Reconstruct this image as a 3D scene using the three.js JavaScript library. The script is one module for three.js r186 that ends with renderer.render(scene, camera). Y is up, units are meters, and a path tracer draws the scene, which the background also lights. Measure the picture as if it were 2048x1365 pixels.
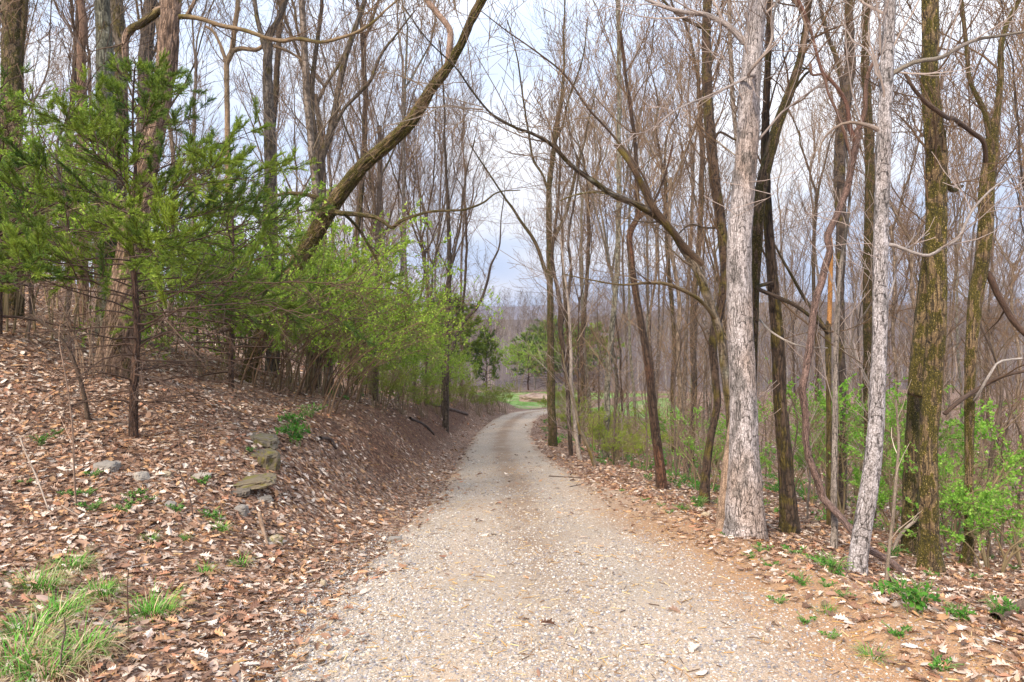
import * as THREE from 'three';
import { ImprovedNoise } from 'three/addons/math/ImprovedNoise.js';
import { mergeGeometries } from 'three/addons/utils/BufferGeometryUtils.js';

// ---------------------------------------------------------------- camera, sky, sun, exposure
const EYE = 1.7, F = 1369;                       // eye height in metres; focal length in pixels of the 2048 wide photograph
const scene = new THREE.Scene();
const camera = new THREE.PerspectiveCamera(2 * Math.atan(682.5 / F) * 180 / Math.PI, 2048 / 1365, 0.05, 6000);
camera.position.set(0, EYE, 0);
camera.lookAt(0, EYE, -10);
const renderer = new THREE.WebGLRenderer({ antialias: true });
renderer.setSize(1024, 682);
renderer.toneMapping = THREE.LinearToneMapping;
renderer.toneMappingExposure = 1.7;
renderer.shadowMap.enabled = true;

const IN = new ImprovedNoise();
const noise = (x, y, z = 0) => IN.noise(x, y, z);
const fbm = (x, y, z = 0, o = 4) => { let s = 0, a = 0.5; for (let i = 0; i < o; i++) { s += a * IN.noise(x, y, z + i * 7.3); x *= 2.03; y *= 2.03; z *= 2.03; a *= 0.5; } return s; };
let seedState = 12345;
const seed = (s) => { seedState = s | 0; };
function rnd() { seedState = (seedState + 0x6d2b79f5) | 0; let t = Math.imul(seedState ^ (seedState >>> 15), 1 | seedState); t = (t + Math.imul(t ^ (t >>> 7), 61 | t)) ^ t; return ((t ^ (t >>> 14)) >>> 0) / 4294967296; }
const rr = (a, b) => a + (b - a) * rnd();
const clamp = (x, a, b) => Math.min(b, Math.max(a, x));
const sstep = (a, b, x) => { const t = clamp((x - a) / (b - a), 0, 1); return t * t * (3 - 2 * t); };
const lerp = (a, b, t) => a + (b - a) * t;
const V = (x, y, z) => new THREE.Vector3(x, y, z);

{ // high bright overcast, faintly blue between the clouds
  const W = 1024, H = 512, data = new Float32Array(W * H * 4);
  for (let j = 0; j < H; j++) {
    const el = ((j + 0.5) / H - 0.5) * Math.PI, y = Math.sin(el), c = Math.cos(el);
    for (let i = 0; i < W; i++) {
      const a = ((i + 0.5) / W - 0.5) * 2 * Math.PI, x = Math.cos(a) * c, z = Math.sin(a) * c;
      const k = 1.6 / (Math.max(y, 0) + 0.22);
      const n = fbm(x * k + 3.1, z * k * 1.3, 0.5, 5);
      const cl = sstep(-0.2, 0.26, n);
      const L = 0.45 + 0.95 * Math.max(0, y);
      const o = (j * W + i) * 4;
      data[o] = L * lerp(0.68, 1.02, cl); data[o + 1] = L * lerp(0.80, 1.04, cl); data[o + 2] = L * lerp(1.02, 1.10, cl); data[o + 3] = 1;
    }
  }
  const t = new THREE.DataTexture(data, W, H, THREE.RGBAFormat, THREE.FloatType);
  t.mapping = THREE.EquirectangularReflectionMapping; t.magFilter = THREE.LinearFilter; t.minFilter = THREE.LinearFilter; t.needsUpdate = true;
  scene.background = t; scene.environment = t;
}
const sun = new THREE.DirectionalLight(0xffefd8, 3.3);
sun.position.set(-36, 50, 42);
sun.castShadow = true; sun.shadow.radius = 18;
sun.shadow.mapSize.set(2048, 2048);
Object.assign(sun.shadow.camera, { left: -45, right: 45, top: 45, bottom: -45, near: 1, far: 200 });
sun.target.position.set(0, 0, -20);
scene.add(sun, sun.target);

// ---------------------------------------------------------------- naming
const used = new Map();
function numbered(n) { const k = used.get(n) ?? 0; used.set(n, k + 1); return k ? `${n}_${String(k).padStart(3, '0')}` : n; }
function shade(o) { o.castShadow = true; o.receiveShadow = true; return o; }
function thing(name, label, category, group, pos) {
  const o = new THREE.Group(); o.name = numbered(name); if (pos) o.position.copy(pos);
  o.userData = { label, category }; if (group) o.userData.group = group;
  scene.add(o); return o;
}
function part(name, geo, mat, parent) { const m = shade(new THREE.Mesh(geo, mat)); m.name = name; parent.add(m); return m; }
function single(name, geo, mat, label, category, group) {
  const m = shade(new THREE.Mesh(geo, mat)); m.name = numbered(name); m.userData = { label, category }; if (group) m.userData.group = group;
  scene.add(m); return m;
}
function structure(name, geo, mat) { const m = shade(new THREE.Mesh(geo, mat)); m.name = numbered(name); m.userData = { kind: 'structure' }; scene.add(m); return m; }
function copyOf(src, label, group, pos, turn = 0, s = 1) {
  const o = src.clone(); o.name = numbered(src.name.replace(/_\d{3}$/, '')); o.userData = { ...src.userData, label }; if (group) o.userData.group = group;
  o.position.copy(pos); o.rotation.set(0, turn, 0); if (s.isVector3) o.scale.copy(s); else o.scale.setScalar(s);
  scene.add(o); return o;
}

// ---------------------------------------------------------------- the lie of the land (x right, d = -z ahead)
function curve(rows) { return (d) => { if (d <= rows[0][0]) return rows[0][1]; for (let i = 1; i < rows.length; i++) if (d <= rows[i][0]) { const [a, u] = rows[i - 1], [b, v] = rows[i]; return lerp(u, v, sm((d - a) / (b - a))); } return rows[rows.length - 1][1]; }; }
const sm = (t) => t;
function smoothCurve(rows) { const f = curve(rows); return (d) => { let s = 0; for (let i = -3; i <= 3; i++) s += f(d + i * 0.05 * (1.2 + Math.max(0, d) * 0.35)); return s / 7; }; }
const roadX = smoothCurve([[-12, 0.6], [3.4, 0.36], [4.9, 0.3], [7, 0.24], [11.4, 0.12], [15.3, -0.02], [23, -0.34], [32, -0.5], [41, -0.05], [47, 0.85], [52, 2.6], [57, 5.5], [64, 11], [80, 26]]);
const roadHalf = smoothCurve([[-12, 1.75], [3.4, 1.66], [7, 1.66], [15, 1.4], [23, 1.32], [45, 1.32]]);
const roadY = smoothCurve([[-12, 0.1], [2, 0.02], [3.4, 0], [5, -0.14], [7, -0.42], [11.4, -0.95], [15.3, -1.32], [23, -2.05], [32, -2.72], [41, -3.12], [48, -3.3], [60, -4.1], [80, -5.6]]);
function roadU(x, d) { const xc = roadX(d), k = (roadX(d + 0.5) - roadX(d - 0.5)); return (x - xc) / Math.sqrt(1 + k * k); }
const ramp = (s, w) => { const t = Math.max(0, s); return t * t / (t + w); };      // soft start, then slope 1
function land(x, d) {
  const dd = clamp(d, -12, 75), u = roadU(x, dd), hw = roadHalf(dd);
  let y = roadY(dd), rel = 0;
  if (u < 0) {
    const s = -u - hw;
    const B = lerp(0.24, 1.32, sstep(4.2, 10.0, d)) + 0.2 * sstep(10, 16, d) - 0.25 * sstep(38, 47, d);
    const w = lerp(2.6, 2.1, sstep(5, 11, d));
    rel = B * sstep(0.05, w, s) + lerp(0.12, 0.34, sstep(3, 10, d)) * ramp(s - w * 0.8, 0.8) * (1 - 0.55 * sstep(40, 56, d));
    rel = rel > 6 ? 6 + 4 * (1 - Math.exp(-(rel - 6) / 4)) : rel;
    rel *= 1 - sstep(46, 58, d) * 0.9;
    if (s > 0.05) rel += (0.07 * noise(x * 0.9, d * 0.9, 4) + 0.03 * noise(x * 2.7, d * 2.7, 9)) * sstep(0.05, 1.2, s) * 1.2;
  } else {
    const s = u - hw;
    rel = 0.06 * sstep(0, 0.5, s) - 0.16 * ramp(s - 0.35, 0.6) ;
    rel = rel < -0.9 ? -0.9 - 0.5 * (1 - Math.exp((rel + 0.9) / 0.5)) : rel;
    rel += 0.022 * Math.max(0, s - 9);
    if (s > 0.05) rel += (0.08 * noise(x * 0.7, d * 0.7, 14) + 0.025 * noise(x * 2.9, d * 2.9, 19)) * sstep(0.1, 1.5, s);
  }
  y += rel;
  // over the meadow the land lies flat, then falls to a valley and climbs the wooded hill beyond
  const far = sstep(50, 62, d);
  const flat = -3.62 - 1.1 * sstep(60, 95, d) - 3.0 * sstep(85, 130, d) + 1.0 * sstep(0, 30, Math.abs(x - 3)) * noise(x * 0.02, d * 0.02, 2);
  y = lerp(y, flat, far);
  if (d > 95) y += 19 * sstep(110, 330, d) * (1 + 0.35 * noise(x * 0.006, d * 0.006, 7)) + 8 * sstep(20, 160, Math.abs(x + 10)) * sstep(110, 330, d);
  if (d > 500) y -= 26 * sstep(480, 800, d);
  if (d > 1000) y += (120 + 26 * fbm(x * 0.0012 + 5, 3.3, 0, 4)) * sstep(1000, 1900, d);
  return y;
}
const at = (px, py, d) => V((px - 1024) / F * d, EYE - (py - 682.5) / F * d, -d);       // a pixel of the photograph at a depth
const ground = (x, d) => V(x, land(x, d), -d);
function hit(px, py) { // depth at which the ray through a pixel meets the land
  let p = 1.5; for (let d = 1.5; d < 400; d *= 1.01) { const q = at(px, py, d); if (q.y < land(q.x, d)) { let a = p, b = d; for (let i = 0; i < 20; i++) { const m = (a + b) / 2, r = at(px, py, m); if (r.y < land(r.x, m)) b = m; else a = m; } return a; } p = d; } return 60;
}
// ---------------------------------------------------------------- computed textures
function tileNoise(px, py, s) { // value noise that repeats after px, py cells
  const h = (x, y) => { let t = Math.imul(((x % px) + px) % px * 374761393 + ((y % py) + py) % py * 668265263 + s * 974711, 1274126177); t ^= t >>> 15; t = Math.imul(t, 2246822519); t ^= t >>> 13; return (t >>> 0) / 4294967296; };
  return (x, y) => { const a = Math.floor(x), b = Math.floor(y); let u = x - a, v = y - b; u = u * u * (3 - 2 * u); v = v * v * (3 - 2 * v); return lerp(lerp(h(a, b), h(a + 1, b), u), lerp(h(a, b + 1), h(a + 1, b + 1), u), v); };
}
function dataTex(w, h, f, srgb) {
  const a = new Uint8Array(w * h * 4);
  for (let j = 0; j < h; j++) for (let i = 0; i < w; i++) { const c = f(i / w, j / h, i, j), o = (j * w + i) * 4; a[o] = clamp(c[0] * 255, 0, 255); a[o + 1] = clamp(c[1] * 255, 0, 255); a[o + 2] = clamp(c[2] * 255, 0, 255); a[o + 3] = 255; }
  const t = new THREE.DataTexture(a, w, h, THREE.RGBAFormat); t.wrapS = t.wrapT = THREE.RepeatWrapping; t.magFilter = THREE.LinearFilter; t.minFilter = THREE.LinearMipmapLinearFilter; t.generateMipmaps = true;
  if (srgb) t.colorSpace = THREE.SRGBColorSpace; t.needsUpdate = true; return t;
}
function canvasTex(c, srgb) { const t = new THREE.CanvasTexture(c); t.wrapS = t.wrapT = THREE.RepeatWrapping; t.magFilter = THREE.LinearFilter; if (srgb) t.colorSpace = THREE.SRGBColorSpace; return t; }
const mix3 = (a, b, t) => [lerp(a[0], b[0], t), lerp(a[1], b[1], t), lerp(a[2], b[2], t)];

// bark: a colour map around 0.7 (the tree's own tint comes in vertex colours) and its relief
function barkTextures(kind) {
  const W = 512, H = 1024, hgt = new Float32Array(W * H), tone = new Float32Array(W * H);
  const warp = tileNoise(4, 6, 3), warp2 = tileNoise(10, 14, 8), base = tileNoise(kind === 'plate' ? 15 : 15, kind === 'plate' ? 12 : 7, 1), b2 = tileNoise(kind === 'plate' ? 30 : 28, kind === 'plate' ? 26 : 18, 2), fine = tileNoise(110, 70, 5), fine2 = tileNoise(60, 150, 6), blot = tileNoise(5, 8, 11), cross = tileNoise(10, 40, 12), sp = tileNoise(90, 160, 21);
  for (let j = 0; j < H; j++) for (let i = 0; i < W; i++) {
    const u = i / W, v = j / H, wx = (warp(u * 4, v * 6) - 0.5) * 1.6 + (warp2(u * 10, v * 14) - 0.5) * 0.7;
    let h, t;
    if (kind === 'furrow') {
      const a = 1 - Math.abs(2 * base(u * 15 + wx, v * 7) - 1), b = 1 - Math.abs(2 * b2(u * 28 + wx * 1.5, v * 18) - 1);
      h = 1 - clamp(Math.pow(a, 3.2) * 0.95 + Math.pow(b, 4) * 0.45, 0, 1); h -= 0.22 * sstep(0.62, 0.8, cross(u * 10 + wx, v * 40));
      h = h * 0.85 + 0.15 * fine(u * 110, v * 70); t = 0.42 + 0.42 * clamp(h, 0, 1) + 0.2 * (fine2(u * 60, v * 150) - 0.5) + 0.22 * (blot(u * 5, v * 8) - 0.5);
    } else if (kind === 'plate') {
      const a = 1 - Math.abs(2 * base(u * 15 + wx * 1.2, v * 12 + (warp2(u * 10 + 3, v * 14) - 0.5) * 1.2) - 1), b = 1 - Math.abs(2 * b2(u * 30 + wx, v * 26) - 1);
      h = 1 - clamp(Math.pow(a, 7) * 0.9 + Math.pow(b, 6) * 0.5 * blot(u * 5, v * 8), 0, 1); h = h * 0.8 + 0.2 * fine(u * 110, v * 70);
      t = 0.42 + 0.40 * clamp(h, 0, 1) + 0.3 * (fine2(u * 60, v * 150) - 0.5) + 0.24 * (fine(u * 110, v * 70) - 0.5) + 0.2 * (blot(u * 5, v * 8) - 0.5) + 0.12 * sstep(0.7, 0.8, sp(u * 90, v * 160)) - 0.22 * sstep(0.74, 0.82, b2(u * 30 + 5, v * 26));
    } else {
      h = 0.5 + 0.5 * (fine(u * 110, v * 70) - 0.5) + 0.3 * (b2(u * 28, v * 18) - 0.5);
      t = 0.7 + 0.36 * (fine2(u * 60, v * 150) - 0.5) + 0.3 * (b2(u * 28 + wx, v * 18) - 0.5) + 0.2 * (blot(u * 5, v * 8) - 0.5) + 0.25 * sstep(0.76, 0.84, sp(u * 90, v * 160));
    }
    hgt[j * W + i] = clamp(h, 0, 1); tone[j * W + i] = clamp(t, 0.12, 1);
  }
  return { map: dataTex(W, H, (u, v, i, j) => { const t = tone[j * W + i]; return [t, t * lerp(0.94, 1, t), t * lerp(0.88, 1, t)]; }, true), bump: dataTex(W, H, (u, v, i, j) => { const t = hgt[j * W + i]; return [t, t, t]; }) };
}
function mossyTextures() { // furrowed bark grown over with moss and spotted with lichen, 0.8 m round by 1.6 m
  const W = 1024, H = 1024, N = (a, b, s) => { const f = tileNoise(a, b, s); return (u, v) => f(u * a, v * b); };
  const base = N(24, 12, 1), b2 = N(44, 30, 2), warp = N(7, 10, 3), m1 = N(9, 14, 4), m2 = N(26, 44, 5), m3 = N(90, 150, 6), sp = N(120, 190, 7), sp2 = N(60, 100, 8), fine = N(200, 200, 9), fine2 = N(70, 250, 10);
  const hg = new Float32Array(W * H), cl = new Float32Array(W * H * 3);
  for (let j = 0; j < H; j++) for (let i = 0; i < W; i++) {
    const u = i / W, v = j / H, w = (warp(u, v) - 0.5) * 0.06, a = 1 - Math.abs(2 * base((u + w + 1) % 1, v) - 1), b = 1 - Math.abs(2 * b2((u + w * 1.3 + 1) % 1, v) - 1);
    let h = 1 - clamp(Math.pow(a, 3.4) * 0.95 + Math.pow(b, 4) * 0.4, 0, 1); h = h * 0.85 + 0.15 * fine(u, v);
    const t = 0.35 + 0.5 * h + 0.25 * (fine2(u, v) - 0.5); let c = [t * 0.74, t * 0.66, t * 0.57];
    const k = sstep(0.44, 0.56, m1(u, v) * 0.55 + m2(u, v) * 0.3 + m3(u, v) * 0.15), g = 0.75 + 0.6 * (m3(u, v) - 0.5) + 0.3 * (fine(u, v) - 0.5);
    c = mix3(c, [0.43 * g, 0.42 * g, 0.13 * g], k * 0.95); if (k > 0.3) h = h * 0.55 + 0.4;
    const l = sstep(0.74, 0.82, sp(u, v)) * sstep(0.38, 0.52, sp2(u, v)); c = mix3(c, [0.88, 0.82, 0.66], l * 0.85);
    hg[j * W + i] = clamp(h, 0, 1); cl.set(c, (j * W + i) * 3);
  }
  return { map: dataTex(W, H, (u, v, i, j) => { const o = (j * W + i) * 3; return [cl[o], cl[o + 1], cl[o + 2]]; }, true), bump: dataTex(W, H, (u, v, i, j) => { const t = hg[j * W + i]; return [t, t, t]; }) };
}
const bark = {};
{ const t = mossyTextures(); bark.mossy = new THREE.MeshStandardMaterial({ map: t.map, bumpMap: t.bump, bumpScale: 0.02, roughness: 0.95, vertexColors: true }); bark.mossy.name = 'bark_mossy'; bark.mossy.userData.tile = 0.8; }
for (const [k, tile, bump] of [['furrow', 0.5, 0.02], ['plate', 0.5, 0.012], ['smooth', 0.4, 0.004]]) {
  const t = barkTextures(k);
  bark[k] = new THREE.MeshStandardMaterial({ map: t.map, bumpMap: t.bump, bumpScale: bump, roughness: 0.95, vertexColors: true }); bark[k].name = 'bark_' + k; bark[k].userData.tile = tile;
}
const twigMat = new THREE.MeshStandardMaterial({ roughness: 0.9, vertexColors: true }); twigMat.name = 'twig';
const leafMat = new THREE.MeshPhysicalMaterial({ roughness: 0.75, vertexColors: true, side: THREE.DoubleSide, transmission: 0.42, thickness: 0, specularIntensity: 0.4 }); leafMat.name = 'green_leaf';
const needleMat = new THREE.MeshStandardMaterial({ roughness: 0.85, vertexColors: true, side: THREE.DoubleSide }); needleMat.name = 'needle';
const bladeMat = new THREE.MeshPhysicalMaterial({ roughness: 0.7, vertexColors: true, side: THREE.DoubleSide, transmission: 0.2, thickness: 0, specularIntensity: 0.5 }); bladeMat.name = 'grass_blade';

// leaf litter and soil seen from too far to tell leaf from leaf: 1.6 m of it
const litterHex = ['#a5826d', '#8f6a52', '#7b5840', '#b59a88', '#6b4a37', '#9c7350', '#bda793', '#83604b', '#5d4232', '#ab7c58', '#94796a', '#c6b1a0'];
function litterTextures() {
  const S = 1024, c = document.createElement('canvas'), b = document.createElement('canvas'); c.width = c.height = b.width = b.height = S;
  const g = c.getContext('2d'), q = b.getContext('2d'); g.fillStyle = '#54392a'; g.fillRect(0, 0, S, S); q.fillStyle = '#202020'; q.fillRect(0, 0, S, S);
  seed(77);
  for (let i = 0; i < 9000; i++) { const s = rr(1, 4); g.fillStyle = ['#6a4c38', '#46301f', '#7a5a44', '#8a6a52'][i & 3]; g.fillRect(rnd() * S, rnd() * S, s, s * rr(0.4, 1)); }
  const outline = (x, y, L, a, lobed, fill, bf) => {
    for (const [ox, oy] of [[0, 0], [S, 0], [-S, 0], [0, S], [0, -S]]) {
      if (x + ox < -60 || x + ox > S + 60 || y + oy < -60 || y + oy > S + 60) continue;
      for (const [k, f] of [[g, fill], [q, bf]]) {
        k.save(); k.translate(x + ox, y + oy); k.rotate(a); k.scale(1, lobed.k); k.beginPath(); k.moveTo(0, 0);
        for (const [px, py] of lobed.p) k.lineTo(px * L, py * L); for (const [px, py] of [...lobed.p].reverse()) k.lineTo(px * L, -py * L);
        k.closePath(); k.fillStyle = f; k.fill(); k.restore();
      }
    }
  };
  const oak = [[0.12, 0.05], [0.2, 0.22], [0.3, 0.08], [0.42, 0.3], [0.55, 0.1], [0.68, 0.3], [0.78, 0.12], [0.9, 0.18], [1, 0]], oval = [[0.15, 0.12], [0.4, 0.24], [0.7, 0.18], [1, 0]];
  for (let i = 0; i < 3600; i++) {
    const gr = Math.floor(60 + i / 3600 * 150 + rr(-25, 25)); const hex = litterHex[Math.floor(rnd() * litterHex.length)];
    outline(rnd() * S, rnd() * S, rr(22, 58), rr(0, 6.28), { p: rnd() < 0.5 ? oak : oval, k: rr(0.4, 1.15) }, hex, `rgb(${gr},${gr},${gr})`);
  }
  for (let i = 0; i < 260; i++) { g.strokeStyle = rnd() < 0.5 ? '#8b7260' : '#c2ab8c'; g.lineWidth = rr(0.8, 2.5); const x = rnd() * S, y = rnd() * S, a = rr(0, 6.28), l = rr(20, 110); g.beginPath(); g.moveTo(x, y); g.lineTo(x + Math.cos(a) * l, y + Math.sin(a) * l); g.stroke(); }
  return { map: canvasTex(c, true), bump: canvasTex(b) };
}
function gravelTextures() { // 1.2 m of crushed stone in tan dirt
  const S = 1024, c = document.createElement('canvas'), b = document.createElement('canvas'); c.width = c.height = b.width = b.height = S;
  const g = c.getContext('2d'), q = b.getContext('2d'); g.fillStyle = '#b5a491'; g.fillRect(0, 0, S, S); q.fillStyle = '#303030'; q.fillRect(0, 0, S, S);
  seed(99);
  const dirt = ['#a8937e', '#c2b09d', '#9b8673', '#cbb9a5', '#b4a08c', '#917d69'];
  for (let i = 0; i < 30000; i++) { const s = rr(1, 4); g.fillStyle = dirt[Math.floor(rnd() * 6)]; g.fillRect(rnd() * S, rnd() * S, s, s * rr(0.5, 1)); }
  const st = ['#d8d3cd', '#c3bdb8', '#aaa5a3', '#e6e1da', '#9896a0', '#b8b3b6', '#cfc2b0', '#d9c7a9', '#8d8a90', '#c9b79c', '#efeae4', '#a8957d'];
  for (let i = 0; i < 9000; i++) {
    const R = rnd() < 0.82 ? rr(2, 5.5) : rr(5, 11), x = rnd() * S, y = rnd() * S, n = 5 + Math.floor(rnd() * 3), a0 = rr(0, 6.28), el = rr(0.55, 1), f = st[Math.floor(rnd() * st.length)], gr = Math.floor(rr(110, 240)); const pts = [];
    for (let k = 0; k < n; k++) { const a = a0 + k / n * 6.283, r = R * rr(0.75, 1.1); pts.push([Math.cos(a) * r, Math.sin(a) * r * el]); }
    for (const [ox, oy] of [[0, 0], [S, 0], [-S, 0], [0, S], [0, -S]]) { if (x + ox < -12 || x + ox > S + 12 || y + oy < -12 || y + oy > S + 12) continue;
      for (const [k, fl] of [[g, f], [q, `rgb(${gr},${gr},${gr})`]]) { k.beginPath(); pts.forEach(([px, py], j) => j ? k.lineTo(x + ox + px, y + oy + py) : k.moveTo(x + ox + px, y + oy + py)); k.closePath(); k.fillStyle = fl; k.fill(); } }
  }
  return { map: canvasTex(c, true), bump: canvasTex(b) };
}
const lt = litterTextures(), gt = gravelTextures();
const groundMat = new THREE.MeshStandardMaterial({ map: lt.map, bumpMap: lt.bump, bumpScale: 0.03, roughness: 0.95, vertexColors: true }); groundMat.name = 'leafy_soil';
const roadMat = new THREE.MeshStandardMaterial({ map: gt.map, bumpMap: gt.bump, bumpScale: 0.014, roughness: 0.95, vertexColors: true }); roadMat.name = 'gravel';

// ---------------------------------------------------------------- ground
const lin = (hex) => { const c = new THREE.Color(hex); return [c.r, c.g, c.b]; };
// bare earth of the cut bank, orange dirt beside the road: 0..1
function earthMask(x, d) {
  const u = roadU(x, clamp(d, -12, 75)), hw = roadHalf(d), s = Math.abs(u) - hw;
  if (s < 0) return 0;
  if (u < 0) return sstep(9, 12, d) * (1 - sstep(34, 42, d)) * sstep(0.35, 0.9, s) * (1 - sstep(1.9, 2.6, s)) * sstep(-0.5, 0.02, fbm(x * 0.9, d * 0.5, 3));
  return (1 - sstep(0.35, 1.5 + 0.7 * noise(x * 1.3, d * 1.3, 6), s)) * (1 - sstep(10, 18, d));
}
function gridMesh(rows, cols, f) { // f(i, j) -> [x, d, y, r, g, b, u, v]
  const p = [], c = [], uv = [], idx = [];
  for (let i = 0; i < rows; i++) for (let j = 0; j < cols; j++) { const q = f(i, j); p.push(q[0], q[2], -q[1]); c.push(q[3], q[4], q[5]); uv.push(q[6], q[7]); }
  for (let i = 0; i < rows - 1; i++) for (let j = 0; j < cols - 1; j++) { const a = i * cols + j, b = a + 1, e = a + cols, h = e + 1; idx.push(a, b, h, a, h, e); }
  const g = new THREE.BufferGeometry(); g.setAttribute('position', new THREE.Float32BufferAttribute(p, 3)); g.setAttribute('color', new THREE.Float32BufferAttribute(c, 3)); g.setAttribute('uv', new THREE.Float32BufferAttribute(uv, 2)); g.setIndex(idx); g.computeVertexNormals(); return g;
}
const NC = 261, rowD = [];
for (let d = -12; d < 2600;) { rowD.push(d); d += d < 1 ? 0.5 : clamp(0.05 * Math.pow(d / 2.5, 0.92), 0.05, 1.2) * (d > 95 ? Math.pow(d / 95, 1.75) * 3 : 1); }
const sinkRoad = (x, d) => { const u = roadU(x, clamp(d, -12, 75)); return 0.09 * (1 - sstep(-0.35, 0.1, Math.abs(u) - roadHalf(d))) * (1 - sstep(66, 72, d)); };
const ground_ = structure('ground', gridMesh(rowD.length, NC, (i, j) => {
  const d = rowD[i], t = (j / (NC - 1)) * 2 - 1, w = 9 + 1.35 * Math.max(0, d), x = roadX(clamp(d, -12, 50)) + Math.sign(t) * Math.pow(Math.abs(t), 1.7) * w;
  let y = land(x, d) - sinkRoad(x, d);
  if (d > 1 && d < 30) y += 0.025 * fbm(x * 4, d * 4, 2, 3) * sstep(0, 0.3, Math.abs(roadU(x, d)) - roadHalf(d));
  const e = earthMask(x, d), n = 0.85 + 0.5 * fbm(x * 0.35, d * 0.35, 1, 3), u = roadU(x, clamp(d, -12, 75));
  let c = [n, n * 0.98, n * 0.96];
  c = u < 0 ? mix3(c, [0.44, 0.31, 0.22], e * 0.9) : mix3(c, [1.15, 0.88, 0.62], e * 0.8);
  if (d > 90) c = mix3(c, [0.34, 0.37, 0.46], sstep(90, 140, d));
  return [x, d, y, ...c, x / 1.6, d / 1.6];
}), groundMat);

const RR = 620, RC = 75, rd = []; for (let i = 0, d = -11; i < RR; i++) { rd.push(d); d += d < 1.5 ? 0.5 : clamp(0.02 * d, 0.03, 0.18); }
const apron = (d) => 1.10 + 0.42 * (1 - sstep(8, 17, d));
const roadTop = (x, d) => { const u = roadU(x, clamp(d, -12, 75)), hw = roadHalf(d), a = u / hw; const edge = 0.09 * noise(x * 1.1, d * 0.8, 31) + 0.05 * noise(x * 4, d * 4, 3) + 0.03 * noise(x * 11, d * 11, 3); if (a > 0) { const A = apron(d), top = roadY(d) + 0.03 * (1 - Math.min(1, a * a)) - 0.022 * Math.exp(-Math.pow((u - 0.72) / 0.28, 2)) * sstep(5, 12, d) + 0.012 * fbm(x * 1.7, d * 0.8, 5, 3); return lerp(top, land(x, d) + 0.014, sstep(0.85, 1.06, a)) - 0.10 * sstep(A - 0.14 + edge * 1.6, A + 0.06, a); } return roadY(d) + 0.03 * (1 - a * a) - 0.022 * Math.exp(-Math.pow((Math.abs(u) - 0.72) / 0.28, 2)) * sstep(5, 12, d) + 0.012 * fbm(x * 1.7, d * 0.8, 5, 3) - 0.10 * sstep(0.88 + edge * 1.3, 1.14, -a); };
structure('gravel_road', gridMesh(RR, RC, (i, j) => {
  const d = rd[i], a = lerp(-1.16, apron(d) + 0.08, j / (RC - 1)), hw = roadHalf(d), k = roadX(d + 0.5) - roadX(d - 0.5), x = roadX(d) + a * hw * Math.sqrt(1 + k * k), u = a * hw;
  const n = 0.95 + 0.22 * fbm(x * 0.8, d * 0.5, 8, 4), rut = Math.exp(-Math.pow((Math.abs(u + 0.02) - 0.72) / 0.34, 2)), mid = Math.exp(-Math.pow(u / 0.34, 2));
  let c = [n * 0.94, n * 0.92, n * 0.895];
  c = mix3(c, [0.60, 0.47, 0.36], clamp(mid * lerp(0.35, 1, sstep(3, 11, d)) * (0.85 + 1.2 * fbm(x * 2, d * 0.9, 3, 3)), 0, 0.8));
  c = mix3(c, [0.97, 0.91, 0.86], 0.75 * rut * sstep(-0.2, 0.2, fbm(x * 1.1, d * 0.45, 17, 3)));
  c = mix3(c, [0.84, 0.57, 0.36], 0.92 * sstep(0.40, 1.0, a + 0.25 * fbm(x * 1.5, d * 1.1, 21, 3)) * (1 - sstep(8, 16, d)));
  c = mix3(c, [0.70, 0.55, 0.44], 0.8 * sstep(0.72, 1.0, -a + 0.2 * fbm(x * 1.5, d * 0.8, 23, 3)) * sstep(6, 10, d));
  c = mix3(c, [0.74, 0.60, 0.5], 0.7 * sstep(0.75, 1.0, a + 0.2 * fbm(x * 1.5, d * 0.8, 25, 3)) * sstep(8, 14, d));
  return [x, d, roadTop(x, d), ...c, x / 1.2, d / 1.2];
}), roadMat);
const surface = (x, d) => Math.max(land(x, d) - sinkRoad(x, d), Math.abs(roadU(x, clamp(d, -12, 75))) < roadHalf(d) * (roadU(x, d) > 0 ? apron(d) : 1.1) ? roadTop(x, d) : -99);

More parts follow.
